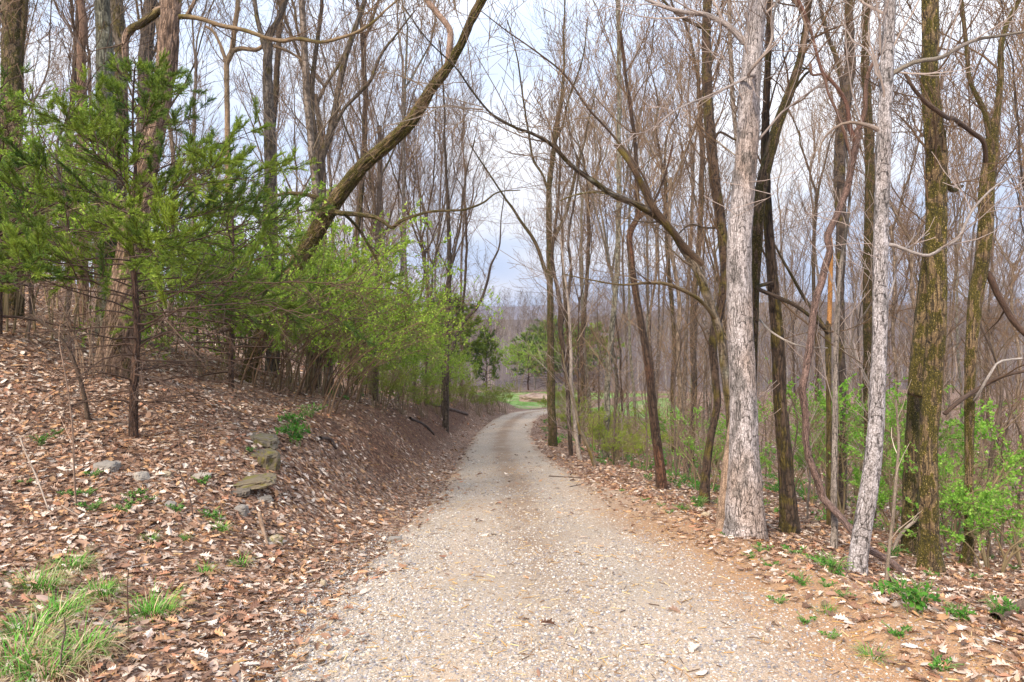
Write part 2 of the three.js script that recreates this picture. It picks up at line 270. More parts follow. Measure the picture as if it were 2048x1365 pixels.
// ---------------------------------------------------------------- shapes shared by many things
const SURF = V(0, 0, 0);
class Mesher {
  constructor() { this.p = []; this.c = []; this.uv = []; this.i = []; }
  get n() { return this.p.length / 3; }
  tube(pts, rad, sides, o = {}) { // pts: Vector3[], rad: number[] ; o.color(t, ang, v) -> [r,g,b], o.disp(ang, v, r) -> metres, o.tile
    const n = pts.length, t0 = V(0, 0, 0), nx = V(0, 0, 0), by = V(0, 0, 0); let len = 0, base = this.n;
    const rep = o.tile ? Math.max(1, Math.round(2 * Math.PI * rad[0] / o.tile)) : 1, tile = o.tile ?? 0.4;
    for (let k = 0; k < n; k++) {
      t0.copy(pts[Math.min(n - 1, k + 1)]).sub(pts[Math.max(0, k - 1)]).normalize();
      if (k === 0) { nx.set(0, 0, -1); if (Math.abs(t0.z) > 0.8) nx.set(1, 0, 0); }
      nx.addScaledVector(t0, -nx.dot(t0)).normalize(); by.crossVectors(t0, nx);
      if (k) len += pts[k].distanceTo(pts[k - 1]);
      for (let s = 0; s <= sides; s++) {
        const a = s / sides * Math.PI * 2, ca = Math.cos(a), sa = Math.sin(a), r = rad[k] + (o.disp ? o.disp(a, len, rad[k]) : 0);
        this.p.push(pts[k].x + (nx.x * ca + by.x * sa) * r, pts[k].y + (nx.y * ca + by.y * sa) * r, pts[k].z + (nx.z * ca + by.z * sa) * r);
        if (typeof o.color === 'function') { const e = this.p.length; SURF.set(this.p[e - 3], this.p[e - 2], this.p[e - 1]); const c = o.color(k / (n - 1), a, len, SURF); this.c.push(c[0], c[1], c[2]); } else this.c.push(o.color[0], o.color[1], o.color[2]);
        this.uv.push(s / sides * rep, len / (tile * 2));
      }
    }
    const w = sides + 1;
    for (let k = 0; k < n - 1; k++) for (let s = 0; s < sides; s++) { const a = base + k * w + s; this.i.push(a, a + 1, a + w + 1, a, a + w + 1, a + w); }
    if (o.cap) { const c0 = this.n, e = base + (n - 1) * w; this.p.push(pts[n - 1].x, pts[n - 1].y, pts[n - 1].z); const c = o.capColor ?? (typeof o.color === 'function' ? o.color(1, 0, len, pts[n - 1]) : o.color); this.c.push(...c); this.uv.push(0, 0); for (let s = 0; s < sides; s++) this.i.push(e + s, e + s + 1, c0); }
  }
  tri(a, b, c, col, col2) { const n = this.n; this.p.push(a.x, a.y, a.z, b.x, b.y, b.z, c.x, c.y, c.z); this.c.push(...col, ...col, ...(col2 ?? col)); this.uv.push(0, 0, 1, 0, 0.5, 1); this.i.push(n, n + 1, n + 2); }
  quad(a, b, c, d, col) { const n = this.n; for (const v of [a, b, c, d]) { this.p.push(v.x, v.y, v.z); this.c.push(...col); } this.uv.push(0, 0, 1, 0, 1, 1, 0, 1); this.i.push(n, n + 1, n + 2, n, n + 2, n + 3); }
  build(smoothSeam) {
    const g = new THREE.BufferGeometry(); g.setAttribute('position', new THREE.Float32BufferAttribute(this.p, 3)); g.setAttribute('color', new THREE.Float32BufferAttribute(this.c, 3)); g.setAttribute('uv', new THREE.Float32BufferAttribute(this.uv, 2)); g.setIndex(this.i); g.computeVertexNormals();
    return g;
  }
}
// a smooth run through control points carrying radii: [Vector3, r][] -> {pts, rad}
function run(ctrl, step, wob = 0) {
  const cv = new THREE.CatmullRomCurve3(ctrl.map((c) => c[0]), false, 'centripetal'), L = cv.getLength(), n = Math.max(4, Math.ceil(L / step)), pts = [], rad = [];
  const ts = [0]; for (let i = 1; i < ctrl.length; i++) ts.push(ts[i - 1] + ctrl[i][0].distanceTo(ctrl[i - 1][0]));
  for (let i = 0; i <= n; i++) {
    const t = i / n, p = cv.getPoint(t), k = Math.min(ctrl.length - 2, Math.floor(t * (ctrl.length - 1))), f = t * (ctrl.length - 1) - k;
    if (wob) { const s = t * L * 1.3; p.x += wob * noise(s, ctrl[0][0].x * 3, 1); p.z += wob * noise(s, ctrl[0][0].x * 3, 8); p.y += wob * 0.6 * noise(s, ctrl[0][0].x * 3, 5); }
    pts.push(p); rad.push(lerp(ctrl[k][1], ctrl[k + 1][1], f));
  }
  return { pts, rad, L };
}
const SIDES = [3, 3, 4, 5, 6];
function jitter(c, a = 0.2) { const k = 1 + rr(-a, a); return [c[0] * k, c[1] * k, c[2] * k]; }
// a branch and everything that grows from it; lvl counts down to the finest twig
function grow(m, p, dir, len, r, lvl, st) {
  const n = lvl === 0 ? 3 : lvl === 1 ? 5 : 7, pts = [p.clone()], rad = [r], d = dir.clone().normalize(), q = p.clone(), dirs = [d.clone()];
  for (let k = 1; k <= n; k++) {
    d.x += rr(-1, 1) * st.wander; d.y += rr(-1, 1) * st.wander + (lvl > 0 ? st.up : st.up * 0.4); d.z += rr(-1, 1) * st.wander; d.normalize();
    q.addScaledVector(d, len / n); pts.push(q.clone()); rad.push(Math.max(st.rmin ?? 0.0025, r * (1 - 0.78 * k / n))); dirs.push(d.clone());
  }
  m.tube(pts, rad, SIDES[Math.min(4, lvl)], { color: jitter(lvl === 0 ? st.tip : st.col, 0.15) });
  if (st.onTwig && lvl === 0) st.onTwig(pts, dirs);
  if (lvl === 0) return;
  const kids = Math.max(2, Math.round(st.kids[lvl] * rr(0.75, 1.25)));
  for (let k = 0; k < kids; k++) {
    const t = Math.min(0.999, lerp(st.from ?? 0.2, 1, (k + rnd()) / kids)), f = t * n, i = Math.floor(f), base = pts[i].clone().lerp(pts[i + 1], f - i);
    childFrom(m, base, dirs[i], len * rr(0.36, 0.78) * (1.15 - 0.55 * t), lerp(rad[i], rad[i + 1], f - i) * rr(0.45, 0.65), lvl - 1, st);
  }
}
function sideDir(axis, angle) {
  const a = V(rr(-1, 1), rr(-1, 1), rr(-1, 1)); a.addScaledVector(axis, -a.dot(axis)).normalize();
  return axis.clone().multiplyScalar(Math.cos(angle)).addScaledVector(a, Math.sin(angle));
}
function childFrom(m, base, axis, len, r, lvl, st) { const d = sideDir(axis, rr(st.ang[0], st.ang[1])); if (st.lift) d.y += st.lift; grow(m, base, d, len, Math.max(r, st.rmin ?? 0.0025), lvl, st); }
// ---------------------------------------------------------------- trees traced one by one
const STY = (o = {}) => ({ wander: 0.23, up: 0.05, kids: [0, 4, 6, 8], ang: [0.4, 0.95], col: [0.17, 0.115, 0.085], tip: [0.22, 0.155, 0.125], rmin: 0.0032, lift: 0.12, from: 0.2, ...o });
const PALE = { col: [0.34, 0.27, 0.235], tip: [0.34, 0.265, 0.23] }, BROWN = { col: [0.115, 0.068, 0.036], tip: [0.13, 0.076, 0.043] }, GREY = { col: [0.19, 0.136, 0.088], tip: [0.175, 0.112, 0.066] };
const MOSS = [0.20, 0.155, 0.028];
function barkColor(o) { // tint in the wood, moss and lichen where they grow
  const T = o.tint, T2 = o.tint2 ?? [T[0] * 0.72, T[1] * 0.66, T[2] * 0.62], ms = o.mossSide ?? [-0.5, 0.6, 0.4];
  return (t, a, v, p) => {
    let c = mix3(T, T2, sstep(-0.1, 0.35, fbm(p.x * 3 + 7, p.y * 1.1, p.z * 3, 3)) * (o.patch ?? 0.7));
    if (o.moss) { const k = sstep(-0.06, 0.06, fbm(p.x * 4.5, p.y * 3.2, p.z * 4.5 + 3, 4) + (o.moss - 0.5) * 0.6 + 0.08 * Math.sin(a + (o.mossTurn ?? 0))); c = mix3(c, MOSS, k * 0.92); }
    if (o.lichen) { const k = sstep(0.16, 0.24, fbm(p.x * 9 + 30, p.y * 8, p.z * 9, 3) + (o.lichen - 0.5) * 0.2); c = mix3(c, [0.62, 0.62, 0.52], k * 0.8); }
    if (o.dark) { const k = sstep(0.1, 0.2, fbm(p.x * 5 + 60, p.y * 3.5, p.z * 5, 4)); c = mix3(c, [0.13, 0.12, 0.11], k * o.dark); }
    return c;
  };
}
function barkDisp(kind, amp, sd) {
  if (kind === 'furrow' || kind === 'mossy') return (a, v, r) => { const k = Math.max(2.2, r * 26), ca = Math.cos(a) * k + sd, sa = Math.sin(a) * k, w = 0.5 * noise(ca * 0.6, sa * 0.6, v * 3); const h = 1 - Math.abs(noise(ca + w, sa + w, v * 2.3 + sd)) * 2.6; return -amp * Math.pow(clamp(h, 0, 1), 2.2) + 0.10 * r * noise(Math.cos(a) + sd, Math.sin(a), v * 0.9) + 0.05 * r * noise(Math.cos(a) * 2 + sd, Math.sin(a) * 2, v * 3.1); };
  return (a, v, r) => { const k = Math.max(2, r * 20), ca = Math.cos(a) * k + sd, sa = Math.sin(a) * k; return amp * (noise(ca, sa, v * 5) * 0.8 + 0.6 * noise(ca * 2.3, sa * 2.3, v * 11 + 5)) + 0.09 * r * noise(Math.cos(a) + sd, Math.sin(a), v * 0.8) + 0.05 * r * noise(Math.cos(a) * 2 + sd, Math.sin(a) * 2, v * 4); };
}
function withFlare(f, k, sd) { return (a, v, r) => f(a, v, r) + k * r * Math.exp(-Math.max(0, v - 0.3) / 0.16) * (0.35 + 0.65 * Math.pow(0.5 + 0.5 * Math.cos(a * 4 + sd + 0.8 * Math.sin(a * 2 + sd)), 2)); }
function px(list, d0) { return list.map(([x, y, w, d]) => { const D = d ?? d0; return [at(x, y, D), Math.max(0.003, w / 2 / F * D)]; }); }
function along(pts, t) { const f = clamp(t, 0, 0.9999) * (pts.length - 1), i = Math.floor(f); return { p: pts[i].clone().lerp(pts[i + 1], f - i), axis: pts[i + 1].clone().sub(pts[i]).normalize(), i, f: f - i }; }
let heroSeed = 500;
function sproutAlong(m, R, o) { // o: from, to, perM, len:[a,b], lvl, st
  const n = Math.round(R.L * (o.to - o.from) * o.perM);
  for (let k = 0; k < n; k++) { const t = lerp(o.from, o.to, (k + rnd()) / n), q = along(R.pts, t), r = lerp(R.rad[q.i], R.rad[q.i + 1], q.f); childFrom(m, q.p, q.axis, rr(o.len[0], o.len[1]), Math.min(r * 0.5, rr(0.006, 0.016)), o.lvl, o.st); }
}
const heroes = [];
function hero(o) {
  seed(heroSeed += 17);
  const b = o.trunk[0], d = o.d ?? hit(b[0], b[1]);
  const T = thing(o.name, o.label, o.category ?? 'tree', o.group), ctrl = px(o.trunk, d), foot = ctrl[0][0];
  T.position.copy(foot); const rel = (c) => c.map(([p, r]) => [p.clone().sub(foot), r]);
  const gy = land(foot.x, -foot.z);
  ctrl.unshift([V(foot.x - (ctrl[1][0].x - foot.x) * 0.1, Math.min(foot.y, gy) - 0.35, foot.z), ctrl[0][1] * 1.12]);
  const st = STY({ ...(o.st ?? BROWN) });
  if (o.up) { // the trunk runs on above the frame to its crown
    const e = ctrl[ctrl.length - 1], f = ctrl[ctrl.length - 2], dir = e[0].clone().sub(f[0]).normalize(); dir.y += 0.4; dir.normalize();
    ctrl.push([e[0].clone().addScaledVector(dir, o.up * 0.5).add(V(rr(-0.15, 0.15), 0, rr(-0.15, 0.15))), e[1] * 0.72], [e[0].clone().addScaledVector(dir, o.up).add(V(rr(-0.3, 0.3), 0, rr(-0.3, 0.3))), e[1] * 0.3]);
  }
  const loc = rel(ctrl), kind = o.bark ?? 'smooth', big = o.fine;
  const R = run(loc, big ? 0.035 : 0.09, o.wob ?? 0.02), m = new Mesher();
  const colf = barkColor(o), worldCol = (t, a, v, p) => colf(t, a, v, p);
  m.tube(R.pts, R.rad, big ? 60 : o.sides ?? 14, { color: worldCol, tile: bark[kind].userData.tile, disp: withFlare(barkDisp(kind, (o.amp ?? 0.01), heroSeed * 0.37), big ? 0.13 : 0.1, heroSeed), cap: true });
  part('trunk', m.build(), bark[kind], T);
  const tw = new Mesher();
  (o.limbs ?? []).forEach((L) => {
    const c = rel(px(L.pts, L.d ?? d)), LR = run(c, 0.07, L.wob ?? 0.02), lm = new Mesher(), kk = L.bark ?? (L.tint ? 'smooth' : kind === 'plate' ? 'smooth' : kind);
    lm.tube(LR.pts, LR.rad, c[0][1] > 0.05 ? 14 : 7, { color: barkColor({ ...o, ...L }), tile: bark[kk].userData.tile, cap: true, disp: c[0][1] > 0.04 ? barkDisp(kk, 0.004, heroSeed) : undefined });
    const seg = part('branch', lm.build(), bark[kk], T);
    if (L.perM !== 0) sproutAlong(tw, LR, { from: L.from ?? 0.15, to: 1, perM: L.perM ?? 2.6, len: L.len ?? [0.5, 1.5], lvl: L.lvl ?? 1, st: L.st ? STY(L.st) : st });
  });
  for (const s of o.sprouts ?? []) sproutAlong(tw, R, { len: [0.8, 2.2], lvl: 2, st, ...s });
  if (tw.n) part('crown', tw.build(), twigMat, T);
  heroes.push(T); return T;
}
const SP = (from, to, perM, len, lvl) => ({ from, to, perM, len, lvl });

// right of the road
hero({ name: 'pale_trunk_tree', label: 'thickest pale lavender grey trunk, right at the road edge on the right', bark: 'plate', fine: true, amp: 0.006, tint: [0.68, 0.62, 0.63], tint2: [0.56, 0.43, 0.36], patch: 0.8, dark: 0.6, wob: 0.006,
  trunk: [[1490, 1075, 84.7], [1491, 1040, 74.4], [1490, 980, 67.4], [1489, 900, 57.1], [1486, 800, 51.9], [1481, 650, 49.3], [1479, 500, 47.6], [1485, 400, 45.0], [1494, 300, 42.4], [1501, 180, 39.8], [1507, 90, 38.0], [1515, 0, 38.0]], up: 6, st: PALE,
  limbs: [{ pts: [[1490, 85, 14], [1462, 55, 12], [1443, 42, 11], [1411, 29, 10], [1371, 25, 9], [1331, 15, 8], [1290, -3, 7], [1240, -30, 5]], perM: 5, tint: [0.7, 0.62, 0.6], dark: 0.2, len: [0.4, 1.4] },
    { pts: [[1513, 150, 8], [1500, 145, 7, 6.9], [1540, 90, 6, 6.8], [1545, 40, 5, 6.8], [1560, -20, 4, 6.8]], perM: 3, tint: [0.7, 0.62, 0.6] },
    { pts: [[1480, 160, 6], [1505, 150, 5, 7.0], [1455, 175, 5, 6.9], [1420, 190, 4, 6.8], [1350, 220, 3, 6.6], [1290, 265, 2, 6.5], [1240, 270, 1.5, 6.4]], perM: 3, lvl: 1, len: [0.2, 0.7], tint: [0.7, 0.62, 0.6] }], sprouts: [SP(0.62, 1, 3, [1.0, 2.4], 2)] });
hero({ name: 'tan_stem', label: 'slimmer tan stem pressed against the left foot of the thickest pale trunk', d: 7.75, bark: 'smooth', tint: [0.55, 0.40, 0.30], patch: 0.5, wob: 0.01, st: PALE,
  trunk: [[1447, 1046, 26], [1450, 990, 23], [1456, 920, 20], [1465, 860, 17], [1474, 780, 15, 7.9], [1482, 650, 14, 8.1], [1490, 540, 12, 8.2]], sprouts: [SP(0.3, 0.9, 0.8, [0.5, 1.0], 1)] });
hero({ name: 'mossy_leaning_tree', label: 'mossy slender stem rising from behind the thickest pale trunk and leaning right', d: 8.0, bark: 'mossy', sides: 20, amp: 0.006, tint: [0.5, 0.42, 0.34], wob: 0.01,
  trunk: [[1492, 1040, 26, 8.3], [1500, 800, 25, 8.3], [1510, 550, 23, 8.2], [1516, 450, 24], [1526, 360, 24], [1542, 300, 22], [1557, 245, 21], [1572, 205, 20], [1586, 168, 18], [1603, 110, 15], [1613, 55, 14], [1618, 0, 13]], up: 4,
  limbs: [{ pts: [[1605, 110, 10], [1612, 55, 9, 7.9], [1602, 22, 9, 7.9], [1590, 5, 8, 7.9], [1575, -12, 6, 7.9]], tint: [0.5, 0.35, 0.25] }, { pts: [[1580, 190, 6], [1610, 150, 5], [1621, 140, 4, 7.8], [1600, 135, 4, 7.8]], perM: 2 }], sprouts: [SP(0.5, 1, 3, [0.6, 1.8], 2)] });
hero({ name: 'leaning_grey_tree', label: 'smooth silver grey trunk leaning left at its foot, nearest tree on the right', bark: 'plate', fine: true, amp: 0.004, tint: [0.60, 0.56, 0.58], tint2: [0.50, 0.44, 0.43], patch: 0.6, dark: 0.4, wob: 0.008,
  trunk: [[1712, 1147, 39.6], [1716, 1120, 34.2], [1735, 1000, 33.3], [1752, 858, 29.7], [1759, 700, 27.0], [1762, 500, 27.0], [1764, 400, 26.1], [1767, 300, 27.0], [1770, 220, 25.2], [1774, 140, 24.3], [1781, 0, 21.6]], up: 5, st: PALE,
  limbs: [{ pts: [[1776, 155, 11], [1784, 149, 10], [1830, 125, 9], [1879, 117, 8.5], [1911, 99, 8], [1955, 79, 7], [2000, 72, 6], [2060, 62, 5]], perM: 4, tint: [0.36, 0.31, 0.25], dark: 0, len: [0.4, 1.2] },
    { pts: [[1762, 262, 11], [1748, 254, 9], [1725, 248, 7], [1693, 246, 6], [1661, 262, 5], [1640, 290, 3.5], [1636, 325, 3]], perM: 3.5, tint: [0.5, 0.38, 0.3], dark: 0 },
    { pts: [[1760, 492, 10], [1786, 490, 8], [1822, 504, 7], [1855, 512, 6.5], [1887, 494, 6], [1915, 478, 5.5], [1943, 423, 5], [1988, 375, 4], [2030, 350, 3]], perM: 4, tint: [0.62, 0.55, 0.52], dark: 0, len: [0.3, 0.9] },
    { pts: [[1766, 640, 5], [1790, 560, 4, 5.8], [1795, 520, 3, 5.7], [1830, 470, 2.5, 5.6]], perM: 2, dark: 0 }], sprouts: [SP(0.68, 1, 3, [0.8, 1.8], 2)] });
hero({ name: 'mossy_oak', label: 'broad mossy trunk standing upright just right of the leaning grey tree', bark: 'mossy', fine: true, amp: 0.014, tint: [0.62, 0.54, 0.38], wob: 0.008,
  trunk: [[1861, 1142, 50.8], [1860, 1110, 42.3], [1858, 1050, 36.4], [1859, 900, 33.8], [1868, 740, 33.8], [1875, 600, 33.8], [1873, 480, 38.9], [1874, 400, 38.9], [1872, 300, 38.1], [1866, 230, 34.6], [1860, 150, 31.3], [1861, 70, 30.4], [1862, 0, 30.4]], up: 7,
  limbs: [{ pts: [[1850, 745, 30, 7.1], [1834, 790, 32, 7.1], [1838, 720, 32, 7.1], [1848, 620, 28, 7.1], [1855, 540, 24, 7.05], [1862, 460, 20, 7.0], [1866, 400, 14, 6.95]], perM: 0 }, { pts: [[1872, 300, 14], [1890, 340, 12, 7.0], [1905, 380, 10, 7.1], [1925, 372, 6, 7.2]], perM: 3 }], sprouts: [SP(0.45, 1, 2.5, [0.8, 2.0], 2)] });
hero({ name: 'mossy_twin_trunk', label: 'dark mossy trunk close behind the left side of the broad mossy trunk', d: 7.7, bark: 'mossy', sides: 26, amp: 0.012, tint: [0.5, 0.45, 0.3], wob: 0.01,
  trunk: [[1822, 985, 30], [1826, 900, 30], [1832, 800, 30], [1838, 700, 30], [1848, 600, 26], [1856, 520, 20], [1864, 440, 16], [1868, 300, 12, 7.9]] });
hero({ name: 'furrowed_dark_tree', label: 'dark brown deeply furrowed trunk between the thickest pale trunk and the purple vine', bark: 'furrow', fine: true, amp: 0.012, tint: [0.19, 0.125, 0.085], tint2: [0.12, 0.08, 0.055], moss: 0.26, wob: 0.008,
  trunk: [[1579, 1064, 40.5], [1578, 1030, 34.0], [1574, 960, 29.4], [1567, 880, 27.6], [1560, 780, 25.8], [1557, 700, 25.8], [1549, 600, 23.0], [1541, 500, 20.2], [1534, 400, 18.4], [1531, 300, 17.5], [1533, 200, 14.7], [1537, 100, 12.0], [1540, 0, 11.0]], up: 4,
  limbs: [{ pts: [[1545, 565, 7, 8.2], [1515, 575, 8, 8.1], [1560, 596, 9, 8.0], [1590, 610, 8, 8.0], [1620, 632, 7, 8.0], [1640, 650, 6, 8.0], [1655, 668, 5, 8.1]], perM: 1.5 , moss: 0.35 },
    { pts: [[1520, 640, 4, 8.3], [1545, 665, 4, 8.0], [1580, 685, 4, 7.9], [1610, 694, 3.5, 7.9], [1655, 697, 3, 7.9]], tint: [0.8, 0.72, 0.66], moss: 0, perM: 1 }], sprouts: [SP(0.5, 1, 2.2, [0.6, 1.6], 2)] });
hero({ name: 'dark_bent_tree', label: 'dark brown bent trunk just left of the thickest pale trunk', d: 11.5, bark: 'furrow', sides: 24, amp: 0.010, tint: [0.17, 0.11, 0.075], moss: 0.30, wob: 0.015,
  trunk: [[1408, 1000, 22], [1412, 950, 18], [1420, 880, 15], [1434, 816, 15], [1430, 740, 16], [1426, 680, 17], [1440, 620, 18], [1450, 545, 19], [1441, 440, 20], [1428, 340, 22], [1421, 275, 21], [1416, 190, 20], [1413, 100, 19], [1416, 0, 17]], up: 6,
  limbs: [{ pts: [[1416, 60, 9], [1390, 48, 7], [1345, 20, 5], [1300, -30, 4]], perM: 4 }, { pts: [[1443, 455, 5], [1410, 456, 4], [1380, 450, 3.5], [1350, 475, 3]], perM: 3 }, { pts: [[1424, 290, 6], [1440, 265, 5], [1475, 280, 4], [1480, 240, 3]], perM: 3 }], sprouts: [SP(0.35, 1, 2.6, [0.8, 2.2], 2)] });
hero({ name: 'arching_tree', label: 'mottled trunk arching up and left over the road from behind the pale trunk', d: 9.6, bark: 'furrow', sides: 18, amp: 0.005, tint: [0.36, 0.29, 0.22], moss: 0.34, lichen: 0.4, wob: 0.02, st: GREY,
  trunk: [[1472, 1005, 20], [1464, 900, 18], [1457, 805, 17], [1448, 728, 17], [1441, 672, 17], [1428, 630, 17], [1414, 595, 17], [1398, 545, 18], [1370, 500, 17], [1340, 458, 16], [1310, 430, 15, 9.4], [1268, 408, 13, 9.2], [1223, 388, 12, 9.0], [1186, 363, 10.5, 8.8], [1142, 330, 9, 8.6], [1102, 289, 8, 8.4], [1066, 268, 7, 8.2], [1032, 256, 6, 8.0], [985, 230, 4.6, 7.8], [941, 176, 4, 7.6], [911, 135, 3.4, 7.4], [856, 80, 2.8, 7.2], [805, 11, 2, 7.0]],
  limbs: [{ pts: [[1405, 530, 15], [1370, 495, 14, 9.5], [1335, 450, 14, 9.3], [1310, 419, 14, 9.2], [1286, 375, 13, 9.1], [1268, 340, 12, 9.0], [1250, 312, 11, 9.0], [1236, 296, 9, 9.0], [1226, 290, 6, 9.0]], tint: [0.17, 0.11, 0.07], moss: 0.2, lichen: 0, perM: 1.2 },
    { pts: [[1223, 388, 6, 9.0], [1186, 384, 5], [1150, 390, 4], [1120, 402, 2.5]], tint: [0.3, 0.24, 0.1], perM: 3 },
    { pts: [[1032, 256, 4.5, 8.0], [970, 219, 0.1, 7.9]], perM: 0 },
    { pts: [[966, 220, 4, 7.75], [930, 217, 3, 7.7], [890, 212, 2.6, 7.6], [850, 232, 2.4, 7.5], [800, 245, 2, 7.4], [765, 252, 1.2, 7.4]], perM: 3, tint: [0.5, 0.42, 0.36], moss: 0 },
    { pts: [[1310, 430, 6, 9.4], [1290, 360, 5, 9.2], [1220, 265, 5, 9], [1175, 215, 4.6, 8.8], [1130, 150, 4, 8.6], [1080, 108, 3.4, 8.4], [1010, 60, 2.6, 8.2], [960, 20, 1.8, 8.0]], perM: 3.4, tint: [0.22, 0.15, 0.11], moss: 0.1, lichen: 0 },
    { pts: [[1433, 641, 9], [1400, 600, 8, 9.3], [1360, 578, 8, 9.1], [1330, 568, 7, 9], [1295, 566, 6, 8.9], [1240, 570, 4, 8.8], [1180, 560, 3, 8.6], [1130, 548, 2, 8.5]], perM: 3.5, tint: [0.3, 0.22, 0.12] }],
  sprouts: [SP(0.34, 0.98, 4.2, [0.5, 1.6], 2)] });
hero({ name: 'broken_top_tree', label: 'slim dark trunk leaning left with a snapped reddish top, left of the arching tree', bark: 'furrow', sides: 16, amp: 0.006, tint: [0.17, 0.105, 0.07], wob: 0.02,
  trunk: [[1324, 977, 24], [1318, 920, 20], [1308, 840, 18], [1302, 775, 17], [1288, 683, 15], [1277, 610, 14], [1265, 537, 13], [1260, 470, 13], [1276, 430, 12], [1273, 380, 10], [1273, 330, 8], [1268, 270, 8], [1262, 220, 8], [1256, 180, 7], [1250, 140, 7], [1246, 100, 6], [1241, 62, 5]], tint2: [0.34, 0.15, 0.08], patch: 0.9,
  limbs: [{ pts: [[1262, 455, 9], [1281, 432, 8], [1310, 400, 6], [1330, 350, 4], [1345, 290, 3]], perM: 3 }], sprouts: [SP(0.3, 0.98, 2.2, [0.6, 1.8], 2)] });
hero({ name: 'bend_tree', label: 'straight mossy tree on the right verge where the road bends away', bark: 'mossy', sides: 20, amp: 0.012, tint: [0.42, 0.37, 0.28], wob: 0.03, st: GREY,
  trunk: [[1106, 892, 20], [1105, 870, 18], [1103, 800, 17], [1101, 683, 14], [1100, 580, 13], [1099, 500, 13], [1098, 430, 12], [1099, 366, 11], [1106, 310, 10], [1113, 256, 9], [1120, 215, 8], [1127, 160, 6], [1128, 73, 4], [1130, 0, 3]],
  limbs: [{ pts: [[1099, 500, 9], [1112, 470, 8], [1131, 430, 7], [1142, 390, 6.5], [1150, 348, 6], [1160, 315, 5], [1168, 286, 4.4], [1180, 230, 3], [1195, 170, 2]], perM: 2.6, lvl: 2 }, { pts: [[1097, 560, 9], [1088, 535, 8], [1069, 483, 7], [1040, 440, 6], [1020, 410, 5], [1003, 385, 4], [966, 330, 3], [940, 290, 2]], perM: 2.6, lvl: 2 },
    { pts: [[1102, 400, 6], [1085, 350, 5], [1067, 320, 5], [1055, 250, 4], [1045, 190, 3.6], [1035, 120, 3], [1015, 40, 2]], perM: 2.4, lvl: 2 }, { pts: [[1104, 300, 5], [1125, 250, 4.4], [1140, 190, 4], [1165, 120, 3], [1175, 40, 2]], perM: 2.4, lvl: 2 }],
  sprouts: [SP(0.22, 1, 2.4, [1.0, 3.2], 2)] });
hero({ name: 'spotted_sapling', label: 'thin pale speckled sapling just right of the straight mossy tree at the bend', d: 19.5, bark: 'smooth', sides: 8, tint: [0.72, 0.62, 0.55], dark: 0.5, wob: 0.03, st: PALE,
  trunk: [[1162, 935, 9], [1155, 890, 8], [1148, 830, 8], [1143, 756, 7], [1141, 683, 6], [1138, 620, 5], [1128, 540, 4], [1120, 470, 3]], sprouts: [SP(0.2, 1, 2.4, [0.6, 2.0], 2)] });
hero({ name: 'slanting_sapling', label: 'short sapling slanting left out of the green verge beside the speckled sapling', d: 17.6, bark: 'smooth', sides: 8, tint: [0.34, 0.28, 0.2], moss: 0.3, wob: 0.02,
  trunk: [[1192, 943, 10], [1184, 915, 9], [1172, 883, 8], [1160, 860, 7], [1150, 815, 5], [1135, 760, 4], [1125, 700, 3]], sprouts: [SP(0.3, 1, 2, [0.5, 1.5], 2)] });
hero({ name: 'slim_dark_tree', label: 'slim dark tree forking above head height between the bend tree and the saplings', d: 21, bark: 'furrow', sides: 10, amp: 0.006, tint: [0.18, 0.125, 0.09], wob: 0.04,
  trunk: [[1142, 920, 9], [1139, 850, 9], [1133, 760, 10], [1127, 700, 11], [1121, 660, 11], [1120, 610, 10], [1112, 565, 8], [1105, 520, 7], [1112, 440, 6], [1120, 350, 5], [1118, 250, 3]], limbs: [{ pts: [[1121, 655, 8], [1135, 600, 7], [1142, 540, 6], [1137, 470, 5], [1150, 400, 4], [1160, 320, 3]], perM: 2, lvl: 2 }], sprouts: [SP(0.3, 1, 2.4, [0.8, 2.6], 2)] });
hero({ name: 'twisted_vine', label: 'thick purple brown vine climbing in kinks between the dark furrowed trunk and leaning grey tree', category: 'vine', d: 7.3, bark: 'plate', sides: 18, amp: 0.006, tint: [0.33, 0.22, 0.19], wob: 0.006,
  trunk: [[1857, 1210, 9, 5.6], [1822, 1164, 13, 6.0], [1780, 1122, 13, 6.4], [1736, 1098, 13, 6.6], [1686, 1040, 13, 7.0], [1660, 1012, 13, 7.2], [1646, 996, 15], [1641, 978, 15], [1631, 949, 14], [1618, 915, 13], [1612, 880, 13], [1612, 843, 13], [1607, 800, 14], [1604, 781, 15], [1612, 745, 14], [1615, 725, 15], [1621, 690, 14], [1624, 652, 13], [1632, 600, 14], [1643, 568, 14], [1652, 530, 13], [1660, 500, 13], [1655, 476, 13], [1672, 436, 12], [1685, 403, 13], [1695, 375, 13], [1702, 340, 13], [1710, 300, 13], [1716, 262, 14]],
  limbs: [{ pts: [[1712, 285, 11], [1700, 250, 10], [1695, 215, 8], [1680, 185, 7], [1660, 160, 7], [1648, 148, 7], [1636, 110, 6], [1622, 60, 6], [1606, 20, 7], [1590, -10, 7]], tint: [0.32, 0.17, 0.13], perM: 2 },
    { pts: [[1716, 262, 12], [1730, 228, 10], [1732, 170, 8], [1738, 140, 8], [1752, 118, 7], [1760, 108, 6]], tint: [0.3, 0.18, 0.14], perM: 2 },
    { pts: [[1706, 320, 7], [1680, 235, 6], [1655, 185, 5], [1645, 150, 5], [1625, 150, 5], [1622, 128, 6]], tint: [0.34, 0.2, 0.15], perM: 3 }] });
